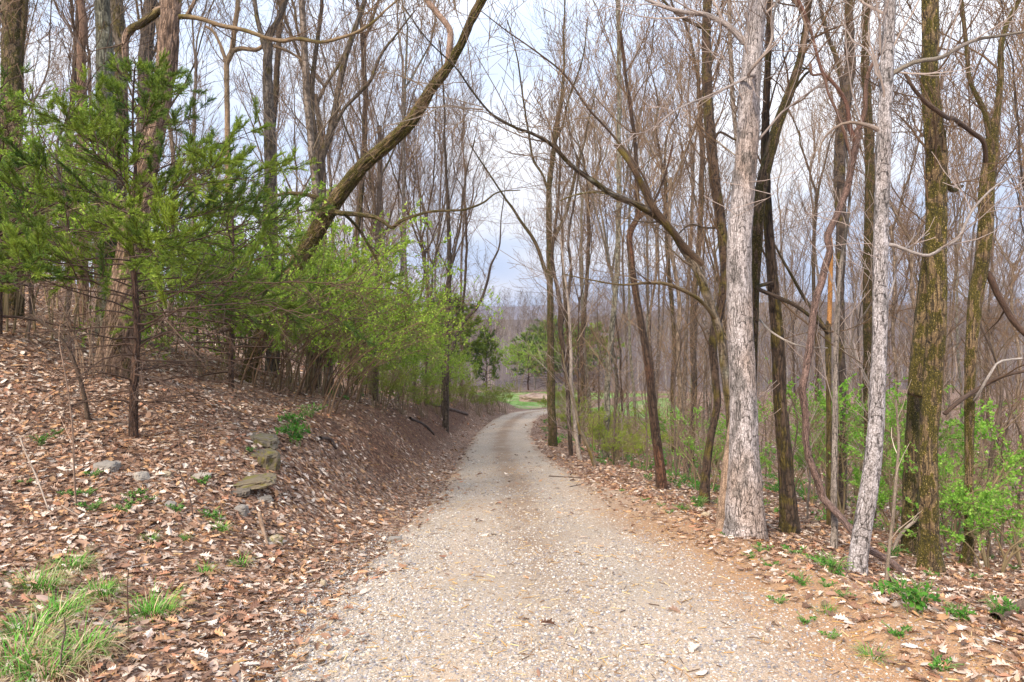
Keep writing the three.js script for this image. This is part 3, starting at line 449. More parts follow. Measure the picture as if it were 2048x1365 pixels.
hero({ name: 'mottled_grey_stem', label: 'thin mottled grey stem rising beside the lowest kink of the purple vine', d: 7.4, bark: 'plate', sides: 14, amp: 0.004, tint: [0.48, 0.42, 0.38], dark: 0.7, wob: 0.014, st: PALE,
  trunk: [[1669, 1110, 15], [1669, 1060, 13], [1668, 1000, 12], [1671, 860, 11], [1672, 700, 10], [1676, 600, 9], [1683, 540, 8], [1692, 470, 6], [1700, 380, 5], [1690, 280, 4]], sprouts: [SP(0.4, 1, 2.4, [0.4, 1.2], 1)] });
hero({ name: 'orange_snag', label: 'thin dead stem with bare orange wood on top, behind the purple vine', category: 'tree', d: 10.2, bark: 'furrow', sides: 12, amp: 0.004, tint: [0.26, 0.19, 0.1], moss: 0.5, wob: 0.01,
  trunk: [[1659, 960, 11], [1658, 850, 11], [1658, 740, 11], [1657, 690, 12], [1656, 664, 13], [1659, 640, 9]],
  limbs: [{ pts: [[1657, 668, 10], [1661, 620, 9], [1662, 560, 9], [1662, 500, 8], [1660, 470, 5], [1658, 455, 2]], tint: [0.85, 0.42, 0.14], tint2: [0.7, 0.36, 0.16], moss: 0, perM: 0 }, { pts: [[1655, 665, 9], [1640, 640, 8], [1612, 600, 7], [1585, 555, 6], [1565, 520, 5], [1550, 490, 4]], perM: 2, moss: 0.3 }] });
hero({ name: 'straight_mossy_tree', label: 'straight brown mossy trunk close behind the left edge of the leaning grey tree', d: 13, bark: 'mossy', sides: 22, amp: 0.012, tint: [0.42, 0.34, 0.22], wob: 0.02,
  trunk: [[1740, 985, 22], [1738, 850, 19], [1737, 700, 19], [1736, 580, 19], [1738, 470, 19], [1740, 370, 18], [1738, 270, 17], [1732, 150, 16], [1732, 60, 16], [1733, 0, 15]], up: 6, sprouts: [SP(0.35, 1, 1.8, [0.8, 2.4], 2)] });
hero({ name: 'dark_wavy_tree', label: 'dark wavy trunk seen between the purple vine and the straight mossy trunk', d: 15, bark: 'furrow', sides: 18, amp: 0.01, tint: [0.2, 0.15, 0.12], moss: 0.2, wob: 0.03, st: GREY,
  trunk: [[1686, 940, 15], [1684, 760, 14], [1682, 614, 14], [1681, 550, 17], [1683, 443, 21], [1679, 363, 22], [1685, 242, 23], [1693, 190, 22], [1701, 120, 20], [1699, 60, 17], [1698, 0, 16]], up: 6,
  limbs: [{ pts: [[1692, 200, 12], [1678, 130, 10], [1662, 90, 9], [1650, 50, 8], [1640, 0, 7]], perM: 2.5, lvl: 2 }], sprouts: [SP(0.4, 1, 2.2, [0.8, 2.4], 2)] });
hero({ name: 'forked_mossy_tree', label: 'forking mossy trunk farthest right, its two arms rising in a narrow vee', bark: 'mossy', sides: 30, amp: 0.010, tint: [0.72, 0.62, 0.47], wob: 0.014, st: BROWN,
  trunk: [[1933, 1132, 26], [1936, 1090, 20], [1939, 957, 17], [1940, 843, 18], [1942, 700, 22], [1950, 620, 25], [1957, 570, 27], [1966, 510, 28], [1972, 450, 28], [1976, 363, 27], [1983, 310, 26], [1985, 275, 22], [1996, 215, 12], [2002, 150, 11], [2003, 90, 10], [2015, 48, 9], [2040, 0, 8]], up: 3,
  limbs: [{ pts: [[1984, 290, 14], [1976, 250, 12], [1967, 220, 11], [1950, 185, 10], [1942, 160, 9], [1936, 115, 9], [1930, 60, 8], [1923, 0, 7], [1915, -60, 5]], perM: 2.6, lvl: 2 },
    { pts: [[1975, 545, 14], [1984, 558, 13], [1996, 590, 13], [2008, 614, 12], [2026, 642, 12], [2046, 664, 11], [2080, 690, 10]], perM: 1, tint: [0.18, 0.11, 0.08] },
    { pts: [[1975, 330, 9], [1967, 286, 9, 7.9], [1943, 264, 9, 7.8], [1915, 242, 9, 7.6], [1883, 230, 9, 6.4], [1858, 210, 9, 6.3], [1830, 177, 7, 6.2], [1810, 145, 6, 6.2]], perM: 2, tint: [0.2, 0.13, 0.09] },
    { pts: [[1890, 830, 8, 7.6], [1905, 815, 9, 7.6], [1925, 798, 9, 7.7], [1945, 785, 9, 7.8], [1978, 766, 8, 7.8], [2010, 752, 7, 7.8], [2050, 743, 6, 7.8]], perM: 2, tint: [0.16, 0.1, 0.07] },
    { pts: [[1950, 800, 6, 7.7], [1957, 790, 5, 7.6], [1975, 760, 5, 7.5], [1985, 745, 5, 7.5], [2000, 725, 4, 7.5], [2046, 718, 4, 7.5]], perM: 2, tint: [0.75, 0.68, 0.64] }], sprouts: [SP(0.5, 1, 2.2, [0.6, 2.0], 2)] });

// left of the road
hero({ name: 'leaning_mossy_tree', label: 'big mossy tree leaning right across the sky on the left bank', d: 14, bark: 'mossy', fine: true, amp: 0.02, tint: [0.66, 0.58, 0.4], mossTurn: 2.2, wob: 0.02, st: BROWN,
  trunk: [[491, 778, 36.8], [500, 735, 30.4], [515, 690, 30.4], [548, 615, 31.3], [590, 535, 33.1], [630, 468, 34.0], [662, 416, 33.1, 13.8], [690, 376, 31.3, 13.6], [721, 337, 29.4, 13.4], [752, 308, 28.5, 13.2], [778, 286, 27.6, 13], [808, 258, 26.7, 12.8], [830, 232, 24.8, 12.7], [864, 176, 22.1, 12.4], [880, 155, 22.1, 12.3], [897, 132, 20.2, 12.2], [910, 110, 19.3, 12.1], [922, 88, 17.5, 12], [941, 44, 16.6, 11.8], [952, 22, 18.4, 11.7], [966, -5, 17.5, 11.6], [990, -60, 15.6, 11.4]], up: 3,
  limbs: [{ pts: [[897, 128, 16, 12.2], [899, 100, 14, 12.1], [900, 62, 13, 12.1], [890, 45, 13, 12.1], [878, 30, 12, 12.1], [866, 15, 12, 12.1], [855, 0, 11, 12.1], [848, -40, 9, 12]], tint: [0.52, 0.36, 0.28], perM: 1.5 },
    { pts: [[655, 420, 12, 13.6], [684, 427, 11, 13.3], [715, 429, 10, 13.2], [754, 436, 8, 13], [770, 446, 8, 13], [783, 455, 7, 13], [800, 442, 7, 13], [830, 431, 6, 13], [864, 423, 5.5, 13], [900, 422, 5, 13], [930, 420, 5, 13], [966, 407, 4, 13], [996, 385, 3, 13], [1040, 380, 2, 13]], perM: 3, lvl: 1, len: [0.5, 1.8] },
    { pts: [[690, 430, 7, 13.2], [720, 462, 6], [742, 500, 6], [756, 530, 6], [765, 556, 6], [790, 572, 5], [820, 590, 4]], perM: 2.2 },
    { pts: [[670, 424, 9, 13.4], [650, 402, 9, 13.3], [635, 396, 9, 13.3], [615, 390, 9, 13.3], [575, 387, 8, 13.3], [550, 392, 6, 13.3], [520, 402, 4, 13.3]], perM: 2.4, len: [0.3, 0.9] }] });
hero({ name: 'furrowed_tan_tree', label: 'large tan trunk with deep furrows standing behind the cedar', bark: 'furrow', fine: true, amp: 0.022, tint: [0.66, 0.45, 0.33], tint2: [0.44, 0.29, 0.2], moss: 0.20, wob: 0.02, st: BROWN,
  trunk: [[230, 748, 79.2], [231, 700, 66.6], [240, 620, 55.8], [256, 530, 50.4], [275, 430, 45.0], [296, 320, 41.4], [312, 240, 40.5], [325, 176, 39.6], [332, 128, 38.7], [337, 73, 38.7], [340, 30, 37.8], [342, 0, 37.8]], up: 8,
  limbs: [{ pts: [[330, 20, 18], [315, 22, 16], [304, 32, 16], [293, 40, 16], [280, 50, 15], [267, 55, 15], [258, 63, 15], [252, 75, 15], [249, 95, 13], [250, 115, 11], [246, 140, 8]], perM: 1.2, moss: 0.62 },
    { pts: [[345, 35, 12], [363, 33, 10], [396, 37, 9], [440, 51, 9], [487, 60, 8.5], [520, 72, 8], [535, 77, 8], [564, 82, 8], [593, 77, 7.5], [641, 84, 7], [675, 77, 6.5], [710, 66, 6], [746, 44, 5], [768, 22, 4.5], [794, 0, 4], [830, -30, 3]], perM: 2, lvl: 2, len: [0.6, 2.0], tint: [0.42, 0.3, 0.16], moss: 0.3 },
    { pts: [[370, 33, 8, 12.4], [378, 22, 8, 12.3], [390, 0, 7, 12.3], [400, -30, 6, 12.3]], perM: 2 }] });
hero({ name: 'grey_furrowed_tree', label: 'grey furrowed trunk with dark moss, left neighbour of the large tan trunk', d: 14.5, bark: 'furrow', sides: 34, amp: 0.016, tint: [0.44, 0.37, 0.29], moss: 0.34, wob: 0.02, st: GREY,
  trunk: [[222, 730, 44], [230, 600, 34], [238, 400, 28], [242, 250, 26], [241, 150, 26], [243, 92, 25], [236, 40, 24], [233, 0, 24]], up: 8, sprouts: [SP(0.55, 1, 1.6, [0.8, 2.4], 2)] });
hero({ name: 'lichen_green_tree', label: 'straight grey green lichened trunk, second to the left of the large tan trunk', d: 13.5, bark: 'furrow', sides: 36, amp: 0.01, tint: [0.34, 0.34, 0.25], moss: 0.2, lichen: 0.40, wob: 0.02, st: GREY,
  trunk: [[214, 720, 48], [214, 500, 38], [213, 300, 34], [211, 170, 33], [209, 110, 32], [206, 50, 29], [203, 0, 27]], up: 8, sprouts: [SP(0.5, 1, 1.6, [0.8, 2.4], 2)] });
hero({ name: 'slim_brown_tree', label: 'slim smooth brown trunk between the far left mossy trunk and the lichened trunk', d: 16, bark: 'smooth', sides: 18, tint: [0.32, 0.20, 0.14], wob: 0.02,
  trunk: [[166, 660, 20], [165, 450, 18], [164, 220, 17], [162, 110, 16], [166, 42, 15], [159, 0, 14]], up: 7, sprouts: [SP(0.45, 1, 1.8, [0.8, 2.2], 2)] });
hero({ name: 'mossy_shrubside_tree', label: 'dark mossy trunk farthest left, rising out of the green shrubs', d: 12.5, bark: 'mossy', sides: 40, amp: 0.016, tint: [0.5, 0.43, 0.34], wob: 0.02,
  trunk: [[18, 690, 50], [20, 500, 42], [22, 300, 38], [24, 146, 37], [26, 70, 39], [27, 0, 40]], up: 7, limbs: [{ pts: [[28, 200, 12], [40, 110, 11], [46, 55, 11], [52, 0, 10], [56, -40, 8]], perM: 2, lvl: 2 }, { pts: [[10, 330, 5], [-10, 20, 5], [30, -10, 4]], perM: 0 }], sprouts: [SP(0.4, 1, 1.8, [0.8, 2.2], 2)] });
hero({ name: 'dark_upright_tree', label: 'dark upright trunk right behind the gap between grey and large tan trunks', d: 18, bark: 'furrow', sides: 22, amp: 0.012, tint: [0.24, 0.19, 0.16], wob: 0.03, st: GREY,
  trunk: [[284, 690, 30], [287, 400, 27], [289, 200, 26], [291, 110, 26], [297, 40, 24], [301, 0, 23]], up: 7, sprouts: [SP(0.45, 1, 1.6, [0.8, 2.4], 2)] });
hero({ name: 'crooked_tan_tree', label: 'crooked tan tree splitting into elbows just right of the large tan trunk', d: 19, bark: 'smooth', sides: 14, tint: [0.55, 0.38, 0.24], tint2: [0.32, 0.26, 0.18], wob: 0.02, st: GREY,
  trunk: [[458, 700, 14], [457, 500, 12], [456, 350, 11], [454, 227, 10], [453, 170, 10], [454, 125, 11], [462, 107, 11], [466, 85, 10], [469, 55, 10], [474, 20, 9], [477, -10, 8]], up: 5,
  limbs: [{ pts: [[455, 122, 10], [464, 104, 10], [480, 97, 9], [500, 99, 9], [513, 99, 8], [524, 93, 8], [533, 88, 7], [548, 92, 6], [580, 105, 5], [612, 130, 4], [640, 165, 3]], perM: 2.4, lvl: 2 }, { pts: [[452, 130, 8], [447, 106, 7], [436, 80, 6], [425, 62, 6], [410, 52, 5]], perM: 2 }], sprouts: [SP(0.3, 1, 1.5, [0.8, 2.2], 2)] });
hero({ name: 'mossy_forked_tree', label: 'grey trunk with moss patches forking under the long horizontal branch', d: 18, bark: 'furrow', sides: 20, amp: 0.01, tint: [0.33, 0.27, 0.22], moss: 0.2, wob: 0.03, st: GREY,
  trunk: [[545, 640, 26], [542, 450, 24], [540, 300, 23], [537, 220, 21], [535, 160, 20], [536, 110, 18], [540, 70, 14], [555, 40, 11], [572, 0, 9]], up: 5, limbs: [{ pts: [[536, 120, 11], [524, 75, 10], [513, 35, 9], [508, 0, 8], [500, -50, 6]], perM: 2, lvl: 2 }], sprouts: [SP(0.35, 1, 2, [0.8, 2.6], 2)] });
hero({ name: 'vee_tree', label: 'tree splitting low into a wide vee left of the leaning mossy tree', d: 19, bark: 'furrow', sides: 18, amp: 0.01, tint: [0.30, 0.23, 0.17], moss: 0.2, wob: 0.03, st: GREY,
  trunk: [[626, 610, 24], [630, 500, 22], [634, 400, 21], [637, 330, 20], [630, 280, 14], [626, 250, 13], [623, 180, 11], [632, 100, 9], [640, 40, 8], [645, -10, 7]], up: 4,
  limbs: [{ pts: [[638, 335, 16], [648, 300, 15], [658, 275, 14], [670, 222, 13], [680, 160, 12], [690, 120, 11], [699, 92, 10], [710, 55, 9], [721, 25, 8], [735, -20, 6]], perM: 1.8, lvl: 2 }, { pts: [[660, 270, 8], [690, 215, 7], [715, 190, 7], [740, 160, 6], [756, 120, 6], [775, 90, 5], [800, 60, 4], [830, 20, 3]], perM: 2, lvl: 2 }], sprouts: [SP(0.35, 1, 2, [0.8, 2.6], 2)] });
hero({ name: 'curved_tree', label: 'thin dark tree curving right over the green shrubs before the bend', d: 30, bark: 'smooth', sides: 10, tint: [0.2, 0.15, 0.12], wob: 0.04, st: GREY,
  trunk: [[888, 760, 10], [890, 725, 9], [903, 700, 9], [914, 668, 9], [928, 643, 8], [945, 625, 7], [958, 608, 6.5], [972, 573, 5.5], [983, 529, 4.6], [998, 495, 3.6], [1002, 440, 2.5], [1008, 390, 1.8]], sprouts: [SP(0.3, 1, 1.4, [0.8, 2.4], 2)] });
hero({ name: 'shrub_side_tree', label: 'upright dark trunk with a bulge rising from the shrubs left of the curved tree', d: 27, bark: 'furrow', sides: 12, amp: 0.01, tint: [0.24, 0.18, 0.13], wob: 0.04, st: GREY,
  trunk: [[892, 790, 12], [894, 690, 11], [897, 600, 10], [899, 540, 9], [898, 480, 9], [895, 400, 7], [890, 300, 5], [888, 200, 4], [880, 80, 3]], limbs: [{ pts: [[899, 545, 6], [910, 500, 5], [922, 440, 4], [930, 360, 3], [950, 280, 2]], perM: 1.6, lvl: 2 }], sprouts: [SP(0.25, 1, 1.6, [1, 3], 2)] });
hero({ name: 'sprouting_tree', label: 'broken thin trunk with a fuzzy knot half way up, right of the leaning mossy tree', d: 21, bark: 'smooth', sides: 12, tint: [0.22, 0.16, 0.12], wob: 0.03, st: BROWN,
  trunk: [[752, 700, 11], [754, 560, 11], [757, 450, 10], [759, 380, 10], [760, 330, 9], [759, 270, 8], [758, 252, 9]], sprouts: [SP(0.4, 1, 5, [0.4, 1.4], 1)] });
// ---------------------------------------------------------------- the woods behind: a few kinds of bare tree, each tree a thing of its own
function woodsTree(sd, H, r0, o) {
  seed(sd); const st = STY({ rmin: 0.0066, wander: 0.2, up: 0.09, kids: [0, 4, 6, 7], ang: [0.35, 0.85], lift: 0.3, ...o.st, col: o.st.col.map((c, i) => c * [1.45, 1.5, 1.55][i]), tip: o.st.tip.map((c, i) => c * [1.5, 1.55, 1.65][i]) });
  const tm = new Mesher(), cm = new Mesher(), col = barkColor({ tint: o.tint, moss: o.moss ?? 0, lichen: o.lichen ?? 0 });
  const lean = V(rr(-0.06, 0.06), 1, rr(-0.06, 0.06)), fork = H * rr(o.fork[0], o.fork[1]), bend = V(rr(-0.5, 0.5), 0, rr(-0.5, 0.5));
  const ctrl = [[V(0, -0.4, 0), r0 * 1.35], [V(0, 0.15, 0), r0 * 1.18]];
  for (let k = 1; k <= 5; k++) { const t = k / 5; ctrl.push([V(lean.x * fork * t + bend.x * Math.sin(t * 3) * 0.6 + rr(-0.08, 0.08), fork * t, lean.z * fork * t + bend.z * Math.sin(t * 3) * 0.6 + rr(-0.08, 0.08)), r0 * lerp(1, 0.78, t)]); }
  const top = ctrl[ctrl.length - 1][0], R = run(ctrl, 0.5, 0.05);
  tm.tube(R.pts, R.rad, 9, { color: col, tile: 0.5 });
  const nl = o.leaders;
  for (let k = 0; k < nl; k++) {
    const a = k / nl * 6.28 + rr(-0.6, 0.6), sp = nl === 1 ? 0.05 : rr(0.16, 0.4), L = (H - fork) * rr(0.8, 1), c = [[top.clone().addScaledVector(lean, -0.3), r0 * (nl === 1 ? 0.76 : 0.58)]];
    for (let q = 1; q <= 4; q++) { const t = q / 4; c.push([top.clone().add(V(Math.cos(a) * sp * L * Math.pow(t, 0.8) + rr(-0.2, 0.2), L * t, Math.sin(a) * sp * L * Math.pow(t, 0.8) + rr(-0.2, 0.2))), r0 * lerp(nl === 1 ? 0.72 : 0.54, 0.07, t)]); }
    const LR = run(c, 0.6, 0.08); tm.tube(LR.pts, LR.rad, 7, { color: col, tile: 0.5 });
    const n = Math.round(o.limbs * 1.0 / nl);
    for (let q = 0; q < n; q++) { const t = lerp(0.02, 0.98, (q + rnd()) / n), w = along(LR.pts, t); childFrom(cm, w.p, w.axis, lerp(H * 0.19, H * 0.07, t) * rr(0.6, 1.25), LR.rad[w.i] * rr(0.34, 0.55), 2, st); }
  }
  for (let q = 0; q < o.low; q++) { const w = along(R.pts, rr(0.3, 0.98)); childFrom(cm, w.p, w.axis, H * rr(0.06, 0.17), 0.02, q % 3 ? 2 : 1, { ...st, ang: [0.8, 1.3] }); }
  return { trunk: tm.build(), crown: cm.build() };
}
const KINDS = [
  { tint: [0.50, 0.41, 0.34], fork: [0.5, 0.62], leaders: 2, limbs: 20, low: 5, st: GREY }, { tint: [0.34, 0.25, 0.18], moss: 0.25, fork: [0.4, 0.5], leaders: 3, limbs: 24, low: 7, st: BROWN },
  { tint: [0.60, 0.51, 0.44], fork: [0.6, 0.7], leaders: 1, limbs: 18, low: 8, st: GREY }, { tint: [0.42, 0.36, 0.28], lichen: 0.4, fork: [0.3, 0.42], leaders: 3, limbs: 24, low: 4, st: GREY },
  { tint: [0.26, 0.18, 0.125], moss: 0.34, fork: [0.5, 0.65], leaders: 2, limbs: 20, low: 10, st: BROWN }, { tint: [0.60, 0.46, 0.34], fork: [0.45, 0.6], leaders: 2, limbs: 22, low: 6, st: BROWN },
  { tint: [0.48, 0.46, 0.36], lichen: 0.46, fork: [0.55, 0.7], leaders: 2, limbs: 18, low: 4, st: GREY }, { tint: [0.20, 0.15, 0.12], fork: [0.35, 0.5], leaders: 2, limbs: 20, low: 12, st: BROWN },
];
const woodsKinds = KINDS.map((k, i) => woodsTree(900 + i * 31, [21, 19, 22, 18, 20, 17, 23, 15][i], [0.085, 0.08, 0.075, 0.07, 0.095, 0.06, 0.085, 0.055][i], k));
const woodsProto = [];
const inGap = (x, d, m = 0) => { const p = 1024 + x / d * F; return d > 24 && p > 940 - m && p < 1098 + m; };
const openGround = (x, d) => { const u = Math.abs(roadU(x, clamp(d, -12, 75))); return u < roadHalf(d) + 1.6 || (d > 46 && d < 90 && x > -5 && x < 16); };
seed(4242);
const heroXZ = heroes.map((h) => [h.position.x, -h.position.z]);
const placed = [], wood = [];
const zones = [
  ['bare tree in the crowded woods up the left slope', 'bare trees crowding the left slope', 68, () => { const d = 17 + 62 * Math.pow(rnd(), 1.25), x0 = -0.80 * d - 4, x1 = roadX(clamp(d, 0, 60)) - 4.5; return [lerp(x0, x1, rnd()), d]; }],
  ['bare tree in the crowded woods down to the right', 'bare trees crowding the low ground on the right', 64, () => { const d = 13 + 72 * Math.pow(rnd(), 1.15), x0 = roadX(clamp(d, 0, 50)) + 3.5, x1 = 0.80 * d + 4; return [lerp(x0, x1, rnd()), d]; }],
  ['slim bare tree standing behind the leaning mossy tree and the lime shrubs', 'slim bare trees behind the leaning mossy tree', 24, () => { const d = 24 + 40 * rnd(); return [(rr(640, 935) - 1024) / F * d, d]; }],
  ['slim bare tree behind the arching tree, right of the bend', 'slim bare trees behind the arching tree', 22, () => { const d = 19 + 42 * rnd(); return [(rr(1125, 1440) - 1024) / F * d, d]; }],
];
for (const [label, group, n, pick] of zones) {
  for (let k = 0, tries = 0; k < n && tries < 6000; tries++) {
    const [x, d] = pick(); if (openGround(x, d) || inGap(x, d, 4) || (d > 46 && x > -4 && x < 4)) continue;
    const gap = d < 30 ? 1.5 : 1.2; if (placed.some(([a, b]) => (a - x) ** 2 + (b - d) ** 2 < gap * gap) || heroXZ.some(([a, b]) => (a - x) ** 2 + (b - d) ** 2 < 2.2)) continue;
    placed.push([x, d]); k++; 
    const i = Math.floor(rnd() * 8), turn = rr(0, 6.28), s = rr(0.75, 1.15); let o;
    if (!woodsProto[i]) { o = thing('bare_tree', label, 'tree', group); part('trunk', woodsKinds[i].trunk, bark.furrow, o); part('crown', woodsKinds[i].crown, twigMat, o); woodsProto[i] = o; o.position.copy(ground(x, d)); o.rotation.y = turn; o.scale.set(s * 1.05, s, s * 1.05); }
    else copyOf(woodsProto[i], label, group, ground(x, d), turn, V(s * rr(0.8, 1.3), s, s).setZ(s * rr(0.9, 1.2)));
    wood.push({ o: o ?? scene.children[scene.children.length - 1], px: 1024 + x / d * F, d, i });
  }
}
{ // each one told by its look and by the traced trees it stands between; those too far back to tell apart share a label
  const marks = [[-400, 'left edge of the picture'], [163, 'slim brown trunk'], [325, 'large tan trunk'], [455, 'crooked tan tree'], [538, 'forked grey tree'], [640, 'low vee tree'], [758, 'knotted broken trunk'], [895, 'curved tree'], [1103, 'bend tree'], [1290, 'snapped top trunk'], [1430, 'dark bent tree'], [1488, 'thickest pale trunk'], [1555, 'dark furrowed trunk'], [1640, 'purple vine'], [1755, 'leaning grey tree'], [1868, 'broad mossy trunk'], [1955, 'forked mossy trunk'], [9999, 'right edge of the picture']];
  const look = ['brown grey', 'mossy brown', 'pale grey', 'lichened grey', 'dark mossy', 'tan', 'grey green', 'thin dark'], rank = ['nearest', 'second nearest', 'third nearest', 'fourth nearest'];
  for (let m = 0; m + 1 < marks.length; m++) {
    const inside = wood.filter((w) => w.px >= marks[m][0] && w.px < marks[m + 1][0]).sort((a, b) => a.d - b.d), between = `between ${marks[m][1]} and ${marks[m + 1][1]}`;
    inside.forEach((w, k) => { if (k < 4) { w.o.userData.label = `${look[w.i]} tree ${between}, ${rank[k]}`; w.o.userData.group = 'bare trees of the woods'; } else { w.o.userData.label = `far bare tree deep in woods ${between}`; w.o.userData.group = `far bare trees ${between}`; } });
  }
}
// the wooded hill beyond the meadow: one mass of bare trees
{
  seed(777);
  const geos = [0, 3, 5].map((i) => mergeGeometries([woodsKinds[i].trunk, woodsKinds[i].crown])), M = new THREE.Matrix4(), q = new THREE.Quaternion(), up = V(0, 1, 0), col = new THREE.Color();
  geos.forEach((g, gi) => {
    const spots = [];
    for (let k = 0; k < 300; k++) { const d = 86 + 260 * Math.pow(rnd(), 1.1), x = rr(-0.85, 0.85) * d; if (d < 89 && x > -8 && x < 18) continue; spots.push([x, d]); }
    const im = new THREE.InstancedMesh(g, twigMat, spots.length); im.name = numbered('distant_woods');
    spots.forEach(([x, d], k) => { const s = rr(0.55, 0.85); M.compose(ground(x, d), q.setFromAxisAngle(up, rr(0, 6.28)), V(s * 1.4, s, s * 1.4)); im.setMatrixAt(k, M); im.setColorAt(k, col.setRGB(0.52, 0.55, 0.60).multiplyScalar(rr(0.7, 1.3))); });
    im.userData = { kind: 'stuff', label: 'hazy brown mass of bare trees on the hill beyond the meadow', category: 'woods' }; shade(im); scene.add(im);
  });
}
scene.fog = new THREE.FogExp2(0xc4d0f2, 0.0003);
// ---------------------------------------------------------------- cedars
function cedarShape(sd, o) { // o: H, top radius profile, bare height
  seed(sd); const tm = new Mesher(), bm = new Mesher(), nm = new Mesher(), H = o.H;
  const tc = []; for (let k = 0; k <= 7; k++) { const t = k / 7; tc.push([V(k ? rr(-0.03, 0.03) * H * 0.25 : 0, t * H * 0.97 - (k ? 0 : 0.3), k ? rr(-0.03, 0.03) * H * 0.25 : 0), lerp(o.r, 0.008, Math.pow(t, 0.8))]); }
  const R = run(tc, 0.06, 0.01); tm.tube(R.pts, R.rad, 14, { color: barkColor({ tint: [0.22, 0.13, 0.09] }), tile: 0.5, disp: barkDisp('furrow', 0.006, sd) });
  const DARK = [0.085, 0.05, 0.034];
  const leafCol = (tone) => jitter(mix3([0.055, 0.12, 0.012], [0.27, 0.36, 0.028], clamp(tone + rr(-0.16, 0.16), 0, 1)), 0.12);
  const spray = (p, dir, L, tone) => { // a feathery fan of scale-leaved twiglets
    const up = V(rr(-0.8, 0.8), 1, rr(-0.8, 0.8)).normalize(), sdv = V(0, 0, 0).crossVectors(dir, up).normalize(), c = leafCol(tone), n = o.fine ?? 5, wd = o.fine ? 0.03 : 0.055;
    const blade = (a, d, l) => { const nrm = V(rr(-1, 1), rr(-1, 1), rr(-1, 1)).cross(d).normalize().multiplyScalar(L * wd), k = jitter(c, 0.12); nm.tri(a.clone().add(nrm), a.clone().sub(nrm), a.clone().addScaledVector(d, l), k); };
    blade(p, dir, L);
    for (let k = 0; k < n; k++) { const t = (k + 0.6) / n, q = p.clone().addScaledVector(dir, L * t * 0.9); for (const s of [-1, 1]) { const d = dir.clone().multiplyScalar(0.9).addScaledVector(sdv, s * rr(0.4, 0.8)).addScaledVector(up, rr(-0.35, 0.4)).normalize(); blade(q, d, L * rr(0.3, 0.6) * (1.15 - t * 0.6)); } }
  };
  const nb = o.branches;
  for (let k = 0; k < nb; k++) {
    const t = Math.pow((k + rnd()) / nb, 1.0) * 0.97 + 0.02, y = t * H, w = along(R.pts, clamp((y + 0.3) / (H * 0.97 + 0.3), 0, 0.99)), a = k * 2.4 + rr(-0.5, 0.5), reach = o.reach(t, a) * rr(0.7, 1.1), live = sstep(o.bare, o.bare + 0.16, t + rr(-0.04, 0.04));
    const pts = [], rad = []; const dirA = V(Math.cos(a), 0, Math.sin(a)), rise = lerp(0.1, 0.95 * (o.flat ?? 1), t) + rr(-0.25, 0.25), n = 7; let q = w.p.clone();
    for (let i = 0; i <= n; i++) { const f = i / n; pts.push(q.clone()); rad.push(lerp(lerp(0.022, 0.008, t) * (o.thin ?? 1), 0.0025, f)); q.addScaledVector(dirA, reach / n).add(V(rr(-0.05, 0.05) * reach, reach / n * (rise - 0.9 * f * (1 - t)) + rr(-0.03, 0.03) * reach, rr(-0.05, 0.05) * reach)); }
    bm.tube(pts, rad, 5, { color: jitter(DARK, 0.2) }); const tone = rr(0.1, 0.8);
    const subs = Math.round(reach * (live > 0.3 ? 11 : 6)) + 3;
    for (let s = 0; s < subs; s++) {
      const f = lerp(0.18, 1, (s + rnd()) / subs), g = along(pts, f), L = reach * rr(0.14, 0.34) * (1.1 - 0.5 * f) + 0.08, d = sideDir(g.axis, rr(0.4, 1.0)); d.y += live > 0.3 ? rr(0, 0.5) : rr(-0.3, 0.1); d.normalize();
      const sp = [g.p.clone()]; let u = g.p.clone(); for (let i = 1; i <= 4; i++) { d.add(V(rr(-0.2, 0.2), rr(-0.2, 0.22), rr(-0.2, 0.2))).normalize(); u.addScaledVector(d, L / 4); sp.push(u.clone()); }
      bm.tube(sp, [0.005, 0.0045, 0.004, 0.003, 0.002], 3, { color: jitter(DARK, 0.25) });
      if (rnd() < live * (0.25 + 0.75 * f) && noise(g.p.x * 1.7 + sd, g.p.y * 1.7, g.p.z * 1.7) > -0.2) { const cnt = Math.round(L * o.dense * 20) + 2; for (let z = 0; z < cnt; z++) { const h = along(sp, lerp(0.2, 1, (z + rnd()) / cnt)), sd2 = sideDir(h.axis, rr(0.2, 0.9)); sd2.y += 0.25; spray(h.p, sd2.normalize(), rr(0.075, 0.15) * (o.size ?? 1), tone + 0.35 * noise(h.p.x * 2, h.p.y * 2, h.p.z * 2 + sd)); } }
    }
  }
  return { trunk: tm.build(), branches: bm.build(), foliage: nm.build() };
}
function cedarThing(shape, name, label, pos, turn = 0) { const o = thing(name, label, 'tree', null, pos); o.rotation.y = turn; part('trunk', shape.trunk, bark.furrow, o); part('branches', shape.branches, twigMat, o); part('crown', shape.foliage, needleMat, o); return o; }
